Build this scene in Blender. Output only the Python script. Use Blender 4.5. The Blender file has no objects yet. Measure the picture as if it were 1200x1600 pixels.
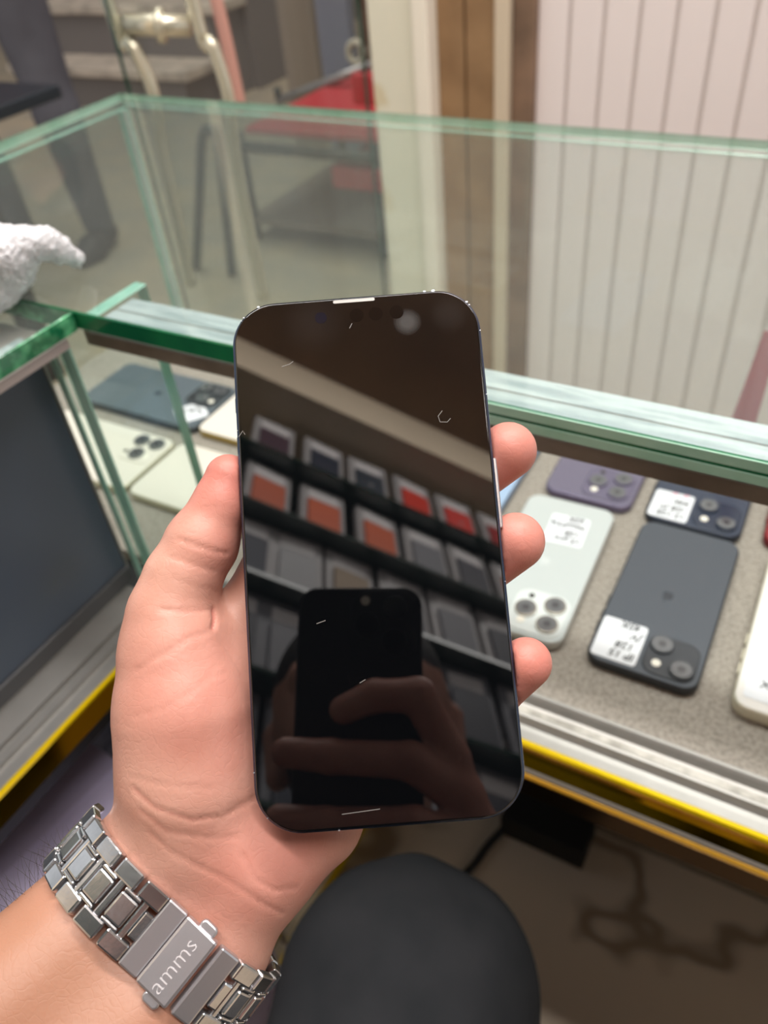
import bpy, bmesh, math, random
import numpy as np
from mathutils import Matrix, Vector
random.seed(7); np.random.seed(7)
SC = bpy.context.scene; COL = SC.collection

# ------------------------------------------------------------------ camera, world, lights, exposure
F_PX = 1251.43
CAM = np.array([0.0, 0.0, 1.15])                      # the lens, in metres above the floor
RT = np.array([0.87429075, 0.47774222, -0.08589564])
UP = np.array([-0.25834919, 0.60779764, 0.75089129])
FW = np.array([-0.41093964, 0.63430624, -0.65481616])
cd = bpy.data.cameras.new('camera'); cam = bpy.data.objects.new('camera', cd); COL.objects.link(cam)
cd.sensor_fit = 'HORIZONTAL'; cd.sensor_width = 27.0; cd.lens = F_PX * 27.0 / 1200.0
cd.clip_start = 0.004; cd.clip_end = 60
cam.matrix_world = Matrix(((RT[0], UP[0], -FW[0], CAM[0]), (RT[1], UP[1], -FW[1], CAM[1]), (RT[2], UP[2], -FW[2], CAM[2]), (0, 0, 0, 1)))
cd.dof.use_dof = True; cd.dof.focus_distance = 0.222; cd.dof.aperture_fstop = cd.lens / 2.3
SC.camera = cam
vs = SC.view_settings; vs.view_transform = 'Standard'; vs.look = 'None'; vs.gamma = 1; vs.use_curve_mapping = False
vs.exposure = 0.0
w = bpy.data.worlds.new('world'); SC.world = w; w.use_nodes = True
w.node_tree.nodes['Background'].inputs[0].default_value = (0.93, 0.97, 1.0, 1)
w.node_tree.nodes['Background'].inputs[1].default_value = 0.6
def area(name, loc, target, sx, sy, power, color=(1, 1, 1)):
    l = bpy.data.lights.new(name, 'AREA'); l.shape = 'RECTANGLE'; l.size = sx; l.size_y = sy; l.energy = power; l.color = color
    o = bpy.data.objects.new(name, l); COL.objects.link(o); o.location = loc
    o.rotation_euler = (Vector(target) - Vector(loc)).to_track_quat('-Z', 'Y').to_euler()
    return o
area('ceiling_light_counter', (-0.35, 0.80, 2.72), (-0.2, 0.45, 0), 1.5, 0.25, 29, (1.0, 0.98, 0.95))
area('seat_fill_light', (0.15, 0.02, 2.72), (0.15, -0.50, 1.7), 2.0, 0.2, 45, (1.0, 0.97, 0.93))  # added lamp brightening hand, shelf wall and carton, outside the screen's reflection
area('street_fill_light', (-1.9, 2.5, 4.3), (-2.0, 2.6, 0.0), 1.6, 1.6, 95, (1.0, 0.97, 0.92))  # added lamp for the street, too high for the counter glass to mirror
area('ceiling_light_aisle', (0.5, 1.15, 2.72), (0.3, 1.6, 0.8), 1.2, 0.2, 17, (1.0, 0.96, 0.95))

# ------------------------------------------------------------------ helpers
def lin(c):
    c /= 255.0
    return c / 12.92 if c <= 0.04045 else ((c + 0.055) / 1.055) ** 2.4
def S(r, g, b): return (lin(r), lin(g), lin(b), 1.0)
def ray(px, py): return FW + (px - 600) / F_PX * RT - (py - 800) / F_PX * UP
def at_x(px, py, x): d = ray(px, py); return CAM + d * (x / d[0])
def at_y(px, py, y): d = ray(px, py); return CAM + d * (y / d[1])
def at_z(px, py, z): d = ray(px, py); return CAM + d * ((z - CAM[2]) / d[2])

def mat(name, col, rough=0.5, metal=0.0, noise=None, bump=None, spec=0.5, sss=None, coat=0.0, ior=1.5):
    """principled; noise=(scale, second colour, lo, hi); bump=(scale, strength, distance)"""
    m = bpy.data.materials.new(name); m.use_nodes = True
    nt = m.node_tree; p = nt.nodes['Principled BSDF']
    p.inputs['Base Color'].default_value = col; p.inputs['Roughness'].default_value = rough
    p.inputs['Metallic'].default_value = metal; p.inputs['Specular IOR Level'].default_value = spec
    p.inputs['IOR'].default_value = ior; p.inputs['Coat Weight'].default_value = coat; p.inputs['Coat Roughness'].default_value = 0.03
    tc = nt.nodes.new('ShaderNodeTexCoord')
    if noise:
        n = nt.nodes.new('ShaderNodeTexNoise'); n.inputs['Scale'].default_value = noise[0]; n.inputs['Detail'].default_value = 6
        r = nt.nodes.new('ShaderNodeValToRGB'); r.color_ramp.elements[0].position = noise[2]; r.color_ramp.elements[1].position = noise[3]
        r.color_ramp.elements[0].color = col; r.color_ramp.elements[1].color = noise[1]
        nt.links.new(tc.outputs['Object'], n.inputs['Vector']); nt.links.new(n.outputs['Fac'], r.inputs['Fac'])
        nt.links.new(r.outputs['Color'], p.inputs['Base Color'])
    if bump:
        n = nt.nodes.new('ShaderNodeTexNoise'); n.inputs['Scale'].default_value = bump[0]; n.inputs['Detail'].default_value = 5
        b = nt.nodes.new('ShaderNodeBump'); b.inputs['Strength'].default_value = bump[1]; b.inputs['Distance'].default_value = bump[2]
        nt.links.new(tc.outputs['Object'], n.inputs['Vector']); nt.links.new(n.outputs['Fac'], b.inputs['Height'])
        nt.links.new(b.outputs['Normal'], p.inputs['Normal'])
    if sss:
        p.inputs['Subsurface Weight'].default_value = sss[0]; p.inputs['Subsurface Radius'].default_value = sss[1]; p.inputs['Subsurface Scale'].default_value = sss[2]
    return m
def glass_mat(name, tint, f0=0.04, rough=0.0, dust=0.0):
    """thin sheet glass: tinted see-through with Schlick mirror reflection and a little dust"""
    m = bpy.data.materials.new(name); m.use_nodes = True; nt = m.node_tree; nt.nodes.clear()
    out = nt.nodes.new('ShaderNodeOutputMaterial'); tr = nt.nodes.new('ShaderNodeBsdfTransparent'); gl = nt.nodes.new('ShaderNodeBsdfGlossy')
    tr.inputs[0].default_value = tint; gl.inputs['Roughness'].default_value = rough
    lw = nt.nodes.new('ShaderNodeLayerWeight'); lw.inputs['Blend'].default_value = 0.5
    pw = nt.nodes.new('ShaderNodeMath'); pw.operation = 'POWER'; pw.inputs[1].default_value = 5
    mu = nt.nodes.new('ShaderNodeMath'); mu.operation = 'MULTIPLY_ADD'; mu.inputs[1].default_value = 1 - f0; mu.inputs[2].default_value = f0
    mx = nt.nodes.new('ShaderNodeMixShader'); L = nt.links.new
    L(lw.outputs['Facing'], pw.inputs[0]); L(pw.outputs[0], mu.inputs[0]); L(mu.outputs[0], mx.inputs[0])
    L(tr.outputs[0], mx.inputs[1]); L(gl.outputs[0], mx.inputs[2])
    last = mx
    if dust:
        df = nt.nodes.new('ShaderNodeBsdfDiffuse'); df.inputs[0].default_value = (0.62, 0.66, 0.64, 1)
        m2 = nt.nodes.new('ShaderNodeMixShader'); m2.inputs[0].default_value = dust
        L(mx.outputs[0], m2.inputs[1]); L(df.outputs[0], m2.inputs[2]); last = m2
    L(last.outputs[0], out.inputs[0])
    return m

def link(name, me, m, parent=None, world=False, smooth=False):
    o = bpy.data.objects.new(name, me); COL.objects.link(o)
    if m is not None:
        for mm in (m if isinstance(m, (list, tuple)) else [m]): me.materials.append(mm)
    if smooth: me.polygons.foreach_set('use_smooth', [True] * len(me.polygons))
    if parent is not None:
        o.parent = parent
        if world:
            q = parent; off = Vector((0, 0, 0))
            while q is not None: off += q.location; q = q.parent
            o.location = -off
    return o
def mesh(name, v, f): me = bpy.data.meshes.new(name); me.from_pydata([tuple(map(float, p)) for p in v], [], [tuple(map(int, q)) for q in f]); me.update(); return me
def bmobj(name, bm, m, parent=None, world=False, smooth=False):
    me = bpy.data.meshes.new(name); bm.to_mesh(me); bm.free(); return link(name, me, m, parent, world, smooth)
def add_box(bm, lo, hi, bev=0.0, seg=2):
    r = bmesh.ops.create_cube(bm, size=1.0); vs_ = r['verts']
    c = [(a + b) / 2 for a, b in zip(lo, hi)]; s = [b - a for a, b in zip(lo, hi)]
    for v in vs_: v.co = Vector((c[0] + v.co.x * s[0], c[1] + v.co.y * s[1], c[2] + v.co.z * s[2]))
    if bev > 0: bmesh.ops.bevel(bm, geom=list({e for v in vs_ for e in v.link_edges}), offset=bev, segments=seg, affect='EDGES', profile=0.5)
def box(name, lo, hi, m, parent=None, world=True, bev=0.0, seg=2):
    bm = bmesh.new(); add_box(bm, lo, hi, bev, seg); return bmobj(name, bm, m, parent, world and parent is not None, False)
def tag(o, label=None, cat=None, group=None, kind=None):
    if label: o['label'] = label
    if cat: o['category'] = cat
    if group: o['group'] = group
    if kind: o['kind'] = kind
    return o
def thing(name, label, cat, loc=(0, 0, 0), rz=0.0, group=None):
    o = bpy.data.objects.new(name, None); COL.objects.link(o); o.location = loc; o.rotation_euler = (0, 0, rz); o.empty_display_size = 0.02
    return tag(o, label, cat, group)
def outline(w, l, r, n=8):
    pts = []
    for cx, cy, a0 in ((w / 2 - r, l / 2 - r, 0), (-w / 2 + r, l / 2 - r, 90), (-w / 2 + r, -l / 2 + r, 180), (w / 2 - r, -l / 2 + r, 270)):
        for i in range(n + 1):
            a = math.radians(a0 + 90 * i / n); pts.append((cx + r * math.cos(a), cy + r * math.sin(a)))
    return pts
def rslab(w, l, r, z0, z1, edge=0.0, n=8, cx=0, cy=0, es=3):
    """rounded-rectangle slab with softened top and bottom edges"""
    rings = []
    if edge > 0:
        for i in range(es + 1):
            a = math.pi / 2 * i / es; rings.append((edge * (1 - math.sin(a)), z0 + edge * (1 - math.cos(a))))
        for i in range(es + 1):
            a = math.pi / 2 * i / es; rings.append((edge * (1 - math.cos(a)), z1 - edge * (1 - math.sin(a))))
    else: rings = [(0, z0), (0, z1)]
    V = []; Fc = []
    for ins, z in rings:
        for x, y in outline(w - 2 * ins, l - 2 * ins, max(r - ins, 1e-5), n): V.append((cx + x, cy + y, z))
    k = 4 * (n + 1)
    for i in range(len(rings) - 1):
        for j in range(k): a = i * k + j; b = i * k + (j + 1) % k; Fc.append((a, b, b + k, a + k))
    Fc.append(tuple(range(k))[::-1]); Fc.append(tuple(range((len(rings) - 1) * k, len(rings) * k)))
    return V, Fc
def disc(r, z0, z1, cx=0, cy=0, n=24, edge=0.0): return rslab(2 * r, 2 * r, r * 0.9999, z0, z1, edge, n // 4, cx, cy)
def part(name, vf, m, parent, smooth=False):
    o = link(name, mesh(name, *vf), m, parent, False, smooth)
    if smooth: o.data.polygons[-1].use_smooth = False; o.data.polygons[-2].use_smooth = False
    return o
def extrude(name, prof, axis, a, b, m, parent=None, world=True):
    """2-D profile (closed) swept along X or Y"""
    n = len(prof); V = []
    for t in (a, b): V += [(t, p[0], p[1]) if axis == 'X' else (p[0], t, p[1]) for p in prof]
    Fc = [(i, (i + 1) % n, (i + 1) % n + n, i + n) for i in range(n)] + [tuple(range(n))[::-1], tuple(range(n, 2 * n))]
    me = mesh(name, V, Fc); bm = bmesh.new(); bm.from_mesh(me); bmesh.ops.recalc_face_normals(bm, faces=bm.faces); bm.to_mesh(me); bm.free()
    return link(name, me, m, parent, world and parent is not None)
def tube(name, pts, r, m, parent=None, world=True, seg=10, smooth_n=6, closed=False, rs=None):
    P = [np.array(p, float) for p in pts]
    if smooth_n > 1 and len(P) > 2:
        Q = []; R2 = []
        for i in range(len(P) - 1):
            p0 = P[max(i - 1, 0)]; p1 = P[i]; p2 = P[i + 1]; p3 = P[min(i + 2, len(P) - 1)]
            for k in range(smooth_n):
                t = k / smooth_n; Q.append(0.5 * ((2 * p1) + (-p0 + p2) * t + (2 * p0 - 5 * p1 + 4 * p2 - p3) * t * t + (-p0 + 3 * p1 - 3 * p2 + p3) * t ** 3))
        Q.append(P[-1]); P = Q
    V = []; Fc = []; prev = None
    for i, p in enumerate(P):
        d = P[min(i + 1, len(P) - 1)] - P[max(i - 1, 0)]; d /= np.linalg.norm(d) + 1e-12
        if prev is None: u = np.cross(d, [0, 0, 1.0]); u = u if np.linalg.norm(u) > 1e-3 else np.cross(d, [1.0, 0, 0])
        else: u = prev - d * (prev @ d)
        u /= np.linalg.norm(u); prev = u; v = np.cross(d, u); rr = r if rs is None else r * (rs[0] + (rs[1] - rs[0]) * i / (len(P) - 1))
        for k in range(seg): a = 2 * math.pi * k / seg; V.append(p + rr * (u * math.cos(a) + v * math.sin(a)))
    for i in range(len(P) - 1):
        for k in range(seg): a = i * seg + k; b = i * seg + (k + 1) % seg; Fc.append((a, b, b + seg, a + seg))
    Fc.append(tuple(range(seg))[::-1]); Fc.append(tuple(range((len(P) - 1) * seg, len(P) * seg)))
    return link(name, mesh(name, V, Fc), m, parent, world and parent is not None, True)
TEXTS = []
def text(name, s, size, loc, rz, m, parent, shear=0.0, extrude_=0.0, offset=0.0, sx=1.0, align='LEFT'):
    c = bpy.data.curves.new(name, 'FONT'); c.body = s; c.size = size; c.shear = shear; c.extrude = extrude_; c.offset = offset
    c.align_x = align; c.resolution_u = 2
    o = bpy.data.objects.new(name, c); COL.objects.link(o); o.data.materials.append(m); o.parent = parent
    o.location = loc; o.rotation_euler = (0, 0, rz); o.scale = (sx, 1, 1); TEXTS.append(o)
    return o

# ---- implicit surfaces: tapered capsules blended smoothly, meshed with surface nets
def cap(P, a, ra, b, rb):
    a = np.asarray(a, np.float32); b = np.asarray(b, np.float32); ba = b - a; L = float(ba @ ba) + 1e-9
    q = P - a; t = np.clip((q @ ba) / L, 0, 1)
    return np.sqrt(((q - t[:, None] * ba) ** 2).sum(1)) - (ra + (rb - ra) * t)
def smin(a, b, k):
    if k <= 0: return np.minimum(a, b)
    h = np.clip(0.5 + 0.5 * (b - a) / k, 0, 1); return b + (a - b) * h - k * h * (1 - h)
def chain(P, pts, k):
    d = None
    for i in range(len(pts) - 1):
        c = cap(P, pts[i][:3], pts[i][3], pts[i + 1][:3], pts[i + 1][3]); d = c if d is None else smin(d, c, k)
    return d
CORN = np.array([(i, j, k) for i in (0, 1) for j in (0, 1) for k in (0, 1)])
EDG = [(a, b) for a in range(8) for b in range(a + 1, 8) if np.abs(CORN[a] - CORN[b]).sum() == 1]
def nets(fn, lo, hi, h, st=4):
    lo = np.array(lo, float); hi = np.array(hi, float); nc = np.ceil((hi - lo) / (h * st)).astype(int) + 1
    g = [lo[i] + h * st * (np.arange(nc[i]) + 0.5) - h * 0.5 for i in range(3)]
    G = np.stack(np.meshgrid(*g, indexing='ij'), -1).reshape(-1, 3).astype(np.float32)
    C = fn(G).reshape(nc)
    Fg = np.repeat(np.repeat(np.repeat(C, st, 0), st, 1), st, 2).astype(np.float32)
    ix = np.argwhere(np.abs(Fg) < h * st * 1.6); Pn = (lo + h * ix).astype(np.float32)
    vals = np.concatenate([fn(Pn[i:i + 400000]) for i in range(0, len(Pn), 400000)]); Fg[ix[:, 0], ix[:, 1], ix[:, 2]] = vals
    s = Fg < 0; n = np.array(Fg.shape); cs = [s[c[0]:n[0] - 1 + c[0], c[1]:n[1] - 1 + c[1], c[2]:n[2] - 1 + c[2]] for c in CORN]
    anyv = np.logical_or.reduce(cs); allv = np.logical_and.reduce(cs); idx = np.argwhere(anyv & ~allv)
    cv = np.stack([Fg[idx[:, 0] + c[0], idx[:, 1] + c[1], idx[:, 2] + c[2]] for c in CORN], 1)
    acc = np.zeros((len(idx), 3)); cnt = np.zeros(len(idx))
    for a, b in EDG:
        va, vb = cv[:, a], cv[:, b]; x = (va < 0) != (vb < 0); t = np.where(x, va / np.where(x, va - vb, 1), 0)
        acc += np.where(x[:, None], CORN[a] + (CORN[b] - CORN[a]) * t[:, None], 0); cnt += x
    V = lo + h * (idx + acc / cnt[:, None]); idg = np.full(n - 1, -1, np.int64); idg[idx[:, 0], idx[:, 1], idx[:, 2]] = np.arange(len(idx))
    Fs = []
    for ax in range(3):
        a1, a2 = (ax + 1) % 3, (ax + 2) % 3
        sl0 = [slice(None)] * 3; sl1 = [slice(None)] * 3; sl0[ax] = slice(0, -1); sl1[ax] = slice(1, None)
        x = np.argwhere(s[tuple(sl0)] != s[tuple(sl1)]); x = x[(x[:, a1] > 0) & (x[:, a2] > 0) & (x[:, a1] < n[a1] - 1) & (x[:, a2] < n[a2] - 1)]
        up = s[x[:, 0], x[:, 1], x[:, 2]]
        def cell(d1, d2): y = x.copy(); y[:, a1] += d1; y[:, a2] += d2; return idg[y[:, 0], y[:, 1], y[:, 2]]
        q = np.stack([cell(-1, -1), cell(0, -1), cell(0, 0), cell(-1, 0)], 1); q[~up] = q[~up][:, ::-1]; Fs.append(q)
    return V, np.concatenate(Fs)
def np_mesh(name, V, Fq):
    me = bpy.data.meshes.new(name); me.vertices.add(len(V)); me.vertices.foreach_set('co', np.ascontiguousarray(V, np.float32).ravel())
    me.loops.add(4 * len(Fq)); me.loops.foreach_set('vertex_index', np.ascontiguousarray(Fq, np.int32).ravel())
    me.polygons.add(len(Fq)); me.polygons.foreach_set('loop_start', np.arange(0, 4 * len(Fq), 4, dtype=np.int32))
    me.polygons.foreach_set('loop_total', np.full(len(Fq), 4, np.int32)); me.polygons.foreach_set('use_smooth', np.ones(len(Fq), bool)); me.update(calc_edges=True); me.validate()
    return me
def vnormals(V, Fq):
    fnm = np.cross(V[Fq[:, 2]] - V[Fq[:, 0]], V[Fq[:, 3]] - V[Fq[:, 1]]); N = np.zeros_like(V)
    for k in range(4): np.add.at(N, Fq[:, k], fnm)
    return N / (np.linalg.norm(N, axis=1, keepdims=True) + 1e-12)
def cam2world(V): V = np.asarray(V) / 1000.0; return CAM + V[:, :1] * RT + V[:, 1:2] * UP + V[:, 2:3] * FW

# ------------------------------------------------------------------ materials
M_white = mat('white_panel', S(238, 228, 228), 0.45, noise=(1.5, S(228, 217, 216), 0.3, 0.8))
M_cream = mat('cream_paint', S(226, 222, 204), 0.5, noise=(9, S(196, 168, 104), 0.62, 0.8))
M_brown = mat('brown_wood', S(152, 120, 86), 0.55, noise=(14, S(128, 98, 68), 0.35, 0.7), bump=(40, 0.1, 0.002))
M_dkbrown = mat('dark_brown_wood', S(138, 110, 90), 0.55, noise=(10, S(98, 78, 64), 0.35, 0.7))
M_beige = mat('beige_board', S(222, 204, 178), 0.6, noise=(3, S(210, 192, 168), 0.3, 0.8))
M_ceiling = mat('ceiling_brown', S(136, 106, 80), 0.7, noise=(4, S(116, 90, 68), 0.3, 0.7))
M_street = mat('street_floor', S(182, 164, 140), 0.7, noise=(5, S(160, 150, 136), 0.35, 0.7))
M_marble = mat('marble_tile', S(208, 194, 176), 0.2)
def veins(m, scale, dark):
    nt = m.node_tree; L = nt.links.new; p = nt.nodes['Principled BSDF']; tc = nt.nodes.new('ShaderNodeTexCoord')
    n = nt.nodes.new('ShaderNodeTexNoise'); n.inputs['Scale'].default_value = scale; n.inputs['Detail'].default_value = 4; n.inputs['Distortion'].default_value = 0.8; L(tc.outputs['Object'], n.inputs['Vector'])
    r = nt.nodes.new('ShaderNodeValToRGB'); cr = r.color_ramp; base = tuple(p.inputs['Base Color'].default_value)
    cr.elements[0].position = 0.488; cr.elements[0].color = base; cr.elements[1].position = 0.516; cr.elements[1].color = base
    e = cr.elements.new(0.500); e.color = dark; e = cr.elements.new(0.504); e.color = dark
    L(n.outputs['Fac'], r.inputs['Fac']); L(r.outputs['Color'], p.inputs['Base Color'])
veins(M_marble, 0.9, S(150, 134, 116))
M_alu = mat('aluminium', S(158, 155, 151), 0.42, 0.6, noise=(60, S(150, 148, 144), 0.35, 0.7), bump=(300, 0.15, 0.0005))
M_track = mat('worn_rail_track', S(196, 192, 184), 0.55, 0.2, noise=(90, S(150, 146, 138), 0.4, 0.65), bump=(300, 0.4, 0.0006))
M_alud = mat('dull_aluminium', S(150, 140, 128), 0.5, 0.35, noise=(35, S(122, 112, 100), 0.35, 0.7), bump=(200, 0.2, 0.0005))
M_tape = mat('frosted_tape', S(216, 227, 232), 0.22, 0.25, noise=(70, S(176, 192, 198), 0.42, 0.62), bump=(140, 0.5, 0.001))
def streak(m, sx, sy):
    nt = m.node_tree; tc = next(n for n in nt.nodes if n.bl_idname == 'ShaderNodeTexCoord')
    mp = nt.nodes.new('ShaderNodeMapping'); mp.inputs['Scale'].default_value = (sx, sy, 1); nt.links.new(tc.outputs['Object'], mp.inputs['Vector'])
    for n in nt.nodes:
        if n.bl_idname == 'ShaderNodeTexNoise': nt.links.new(mp.outputs['Vector'], n.inputs['Vector'])
streak(M_tape, 0.35, 3.0)
M_gold = mat('gold_trim', (1.0, 0.70, 0.006, 1), 0.18, 0.55)
M_goldf = mat('gold_mirror_face', (0.85, 0.50, 0.01, 1), 0.12, 1.0)
M_golddk = mat('brown_gold_trim', (0.10, 0.05, 0.012, 1), 0.25, 1.0)
M_felt = mat('grey_felt', S(168, 160, 151), 0.95, noise=(420, S(137, 130, 122), 0.4, 0.65), bump=(420, 0.5, 0.001), spec=0.1)
M_dark = mat('dark_panel', S(76, 86, 100), 0.3)
M_darkframe = mat('dark_grey_frame', S(74, 74, 76), 0.4)
M_slab = glass_mat('counter_glass', (0.925, 0.955, 0.94, 1), 0.045, dust=0.03)
M_pane = glass_mat('pane_glass', (0.92, 0.965, 0.945, 1), 0.03)
M_clear = glass_mat('clear_glass', (0.95, 0.97, 0.96, 1), 0.03)
M_edge = mat('green_glass_edge', S(12, 96, 62), 0.12, noise=(26, S(26, 122, 72), 0.4, 0.75), coat=0.6)
M_edgel = mat('chipped_green_glass_edge', S(18, 104, 66), 0.12, noise=(90, S(112, 200, 146), 0.45, 0.75), coat=0.6, bump=(120, 0.5, 0.002))
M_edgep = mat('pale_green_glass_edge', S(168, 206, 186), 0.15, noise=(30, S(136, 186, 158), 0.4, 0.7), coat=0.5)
M_edget = mat('teal_glass_edge', S(160, 218, 200), 0.15, noise=(30, S(196, 236, 222), 0.4, 0.7), coat=0.5)
M_edgedk = mat('dark_green_glass_edge', S(22, 62, 46), 0.15, coat=0.5)
M_black = mat('black_plastic', S(16, 16, 17), 0.5)
M_chrome = mat('pale_brass', S(214, 208, 188), 0.25, 0.7)
M_paper = mat('paper_label', S(236, 238, 244), 0.6)
M_ink = mat('ink', S(38, 38, 44), 0.7)
M_pink = mat('pink_marker', S(246, 170, 190), 0.7)

# ------------------------------------------------------------------ the setting
ZS = 0.949; ZSB = 0.937; ZF = 0.714                   # countertop glass top and underside, felt
box('floor', (-9, -1.2, -0.06), (4, 0.9, 0), M_marble)['kind'] = 'structure'
box('floor_street', (-9, 0.9, -0.06), (4, 9, 0), M_street)['kind'] = 'structure'
box('ceiling', (-1.6, -1.2, 2.76), (4, 1.75, 2.82), M_ceiling)['kind'] = 'structure'
box('sky_blocker', (-10, 1.75, 4.8), (4, 6.3, 4.9), mat('sky_blocker_tan', S(170, 156, 138), 0.8))['kind'] = 'structure'  # unseen cover added so the counter glass mirrors no bright sky
wb = box('wall_back', (-1.6, -0.74, 0), (4, -0.64, 2.76), M_beige); wb['kind'] = 'structure'
# panelled wall across the aisle: each board on its own with a recessed joint
wf = box('wall_front', (-0.59, 1.615, 0), (1.6, 1.70, 2.76), mat('joint_grey', S(206, 196, 192), 0.7)); wf['kind'] = 'structure'
x = -0.587; first = None; k = 0
while x < 1.5:
    wd = 0.0625
    if first is None:
        bm = bmesh.new(); add_box(bm, (0, 1.6085, 0.0), (wd - 0.006, 1.616, 2.755), 0.0025, 2); first = bmobj('panel', bm, M_white, wf); o = first
    else: o = first.copy(); COL.objects.link(o)
    o.location = (x, 0, 0); x += wd
xs = {n: at_y(px, 0, 1.6)[0] for n, px in dict(a=587, b=661, c=686, d=780, e=804, f=840).items()}
box('trim_1', (xs['a'], 1.56, 0), (xs['b'], 1.70, 2.76), M_cream, bev=0.004)['kind'] = 'structure'
box('trim_2', (xs['b'], 1.545, 0), (xs['c'], 1.70, 2.76), mat('cream_jamb', S(240, 232, 218), 0.5), bev=0.004)['kind'] = 'structure'
t3 = box('trim_3', (xs['c'], 1.60, 0), (xs['d'], 1.70, 2.76), M_brown); t3['kind'] = 'structure'
xm = xs['c'] + (xs['d'] - xs['c']) * 0.48
for a, b in ((xs['c'], xm - 0.002), (xm + 0.002, xs['d'])): box('plank', (a, 1.585, 0), (b, 1.605, 2.755), M_brown, t3, bev=0.002)
box('trim_4', (xs['d'], 1.575, 0), (xs['e'], 1.70, 2.76), mat('pale_batten', S(206, 190, 168), 0.5), bev=0.003)['kind'] = 'structure'
box('trim_5', (xs['e'], 1.59, 0), (xs['f'], 1.70, 2.76), M_dkbrown, bev=0.003)['kind'] = 'structure'
box('wall_street', (-10, 6.0, 0), (2, 6.2, 4.8), mat('street_wall', S(126, 114, 104), 0.8, noise=(2, S(104, 94, 86), 0.3, 0.7)))['kind'] = 'structure'

# ------------------------------------------------------------------ display counters
def glass_sheet(name, lo, hi, parent, m_face, m_edge, thin, bev=0.0008):
    """sheet whose faces across the thin axis are clear and whose edges carry the edge colour"""
    bm = bmesh.new(); add_box(bm, lo, hi, bev, 1); bm.normal_update()
    for f in bm.faces: f.material_index = 0 if abs(f.normal[thin]) > 0.9 else 1
    return bmobj(name, bm, [m_face, m_edge], parent, parent is not None)
gt = glass_sheet('glass_countertop', (-0.7185, 0.279, ZSB), (0.75, 0.684, ZS), None, M_slab, M_edge, 2)
bmx = bmesh.new(); bmx.from_mesh(gt.data); gt.data.materials.append(M_edgep)
for f in bmx.faces:
    c = f.calc_center_median()
    if f.material_index == 1 and (c.y > 0.5 or c.x < -0.6): f.material_index = 2
bmx.to_mesh(gt.data); bmx.free()
def skew(o, y0):
    for v in o.data.vertices:
        if v.co.y > y0: v.co.y -= 0.0321 * (v.co.x + 0.7185)
skew(gt, 0.6)
for v in gt.data.vertices:                            # customer-side edge thinned in shape to imitate refraction slimming it
    if v.co.y > 0.6 and v.co.z < 0.945: v.co.z += 0.0045
tag(gt, 'long clear glass countertop with green edge over the phone case', 'countertop')
gl = glass_sheet('glass_countertop', (-0.7185, -0.85, ZSB), (-0.378, 0.2784, ZS), None, M_slab, M_edgel, 2)
bmx = bmesh.new(); bmx.from_mesh(gl.data); gl.data.materials.append(M_edgep)
for f in bmx.faces:
    c = f.calc_center_median()
    if f.material_index == 1 and c.x < -0.6: f.material_index = 2
bmx.to_mesh(gl.data); bmx.free()
for v in gl.data.vertices:  # same thinning of the far edge, imitating refraction
    if v.co.x < -0.6 and v.co.z < 0.945: v.co.z += 0.0045
tag(gl, 'glass countertop with chipped bright green edge over the dark sliding door', 'countertop')

case = thing('display_case', 'open glass display case with grey felt, silver rail and gold trim, holding phones', 'display case', (0, 0.46, 0))
skew(glass_sheet('front_pane', (-0.712, 0.6775, 0.69), (0.74, 0.680, ZSB + 0.003), case, M_pane, M_edget, 1), 0.6)
glass_sheet('side_pane', (-0.712, 0.270, 0.69), (-0.706, 0.675, ZSB), case, M_pane, M_edget, 0)
dv = glass_sheet('divider_pane', (-0.3935, 0.271, ZF), (-0.3835, 0.3435, ZSB - 0.001), case, M_pane, M_edget, 0)
dv2 = glass_sheet('divider_strip', (-0.4045, 0.269, ZF), (-0.3975, 0.279, ZSB - 0.001), case, M_pane, M_edget, 0)
box('top_channel', (-0.378, 0.2805, 0.9265), (0.74, 0.3225, 0.9362), M_alud, case, bev=0.0006)
bm = bmesh.new(); add_box(bm, (-0.376, 0.2815, 0.9363), (0.74, 0.3065, 0.9368)); add_box(bm, (-0.376, 0.3078, 0.9363), (0.74, 0.3222, 0.9368))
bmobj('adhesive_tape', bm, M_tape, case, True)
for z0, z1, mm in ((0.9438, 0.9485, M_edgep), (0.9374, 0.9420, M_edgep)): box('edge_reflection', (-0.175, 0.2784, z0), (0.74, 0.2792, z1), mm, gt)  # pale strips painting the bright room's reflection onto the near edge
for xx in (-0.7121, ): 
    box('corner_silicone', (-0.7135, 0.6685, 0.69), (-0.7045, 0.6770, ZSB - 0.001), M_edget, case); box('corner_silicone', (-0.7040, 0.6670, 0.69), (-0.7020, 0.6710, ZSB - 0.001), mat('clear_silicone', S(206, 216, 210), 0.3), case)
extrude('channel_lip', [(0.2798, 0.9355), (0.2812, 0.9355), (0.2812, 0.9368), (0.2798, 0.9368)], 'X', -0.372, 0.74, M_alu, case)
box('base_board', (-0.712, 0.268, 0.672), (0.74, 0.630, 0.704), M_black, case)
box('felt_lining', (-0.706, 0.296, 0.704), (0.74, 0.630, ZF), M_felt, case)
RP = [(0.2995, 0.705), (0.2995, 0.7215), (0.2985, 0.7226), (0.2965, 0.7226), (0.2950, 0.7212), (0.2925, 0.7170), (0.2905, 0.7162), (0.2842, 0.7162), (0.2832, 0.7206), (0.2822, 0.7216), (0.2806, 0.7212), (0.2770, 0.7172), (0.2730, 0.7165), (0.2720, 0.7196), (0.2655, 0.7194), (0.2655, 0.705)]
box('rail_track', (-0.36, 0.2846, 0.7163), (0.74, 0.2903, 0.7167), M_track, case)
extrude('rail', RP, 'X', -0.405, 0.74, M_alu, case)
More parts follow.
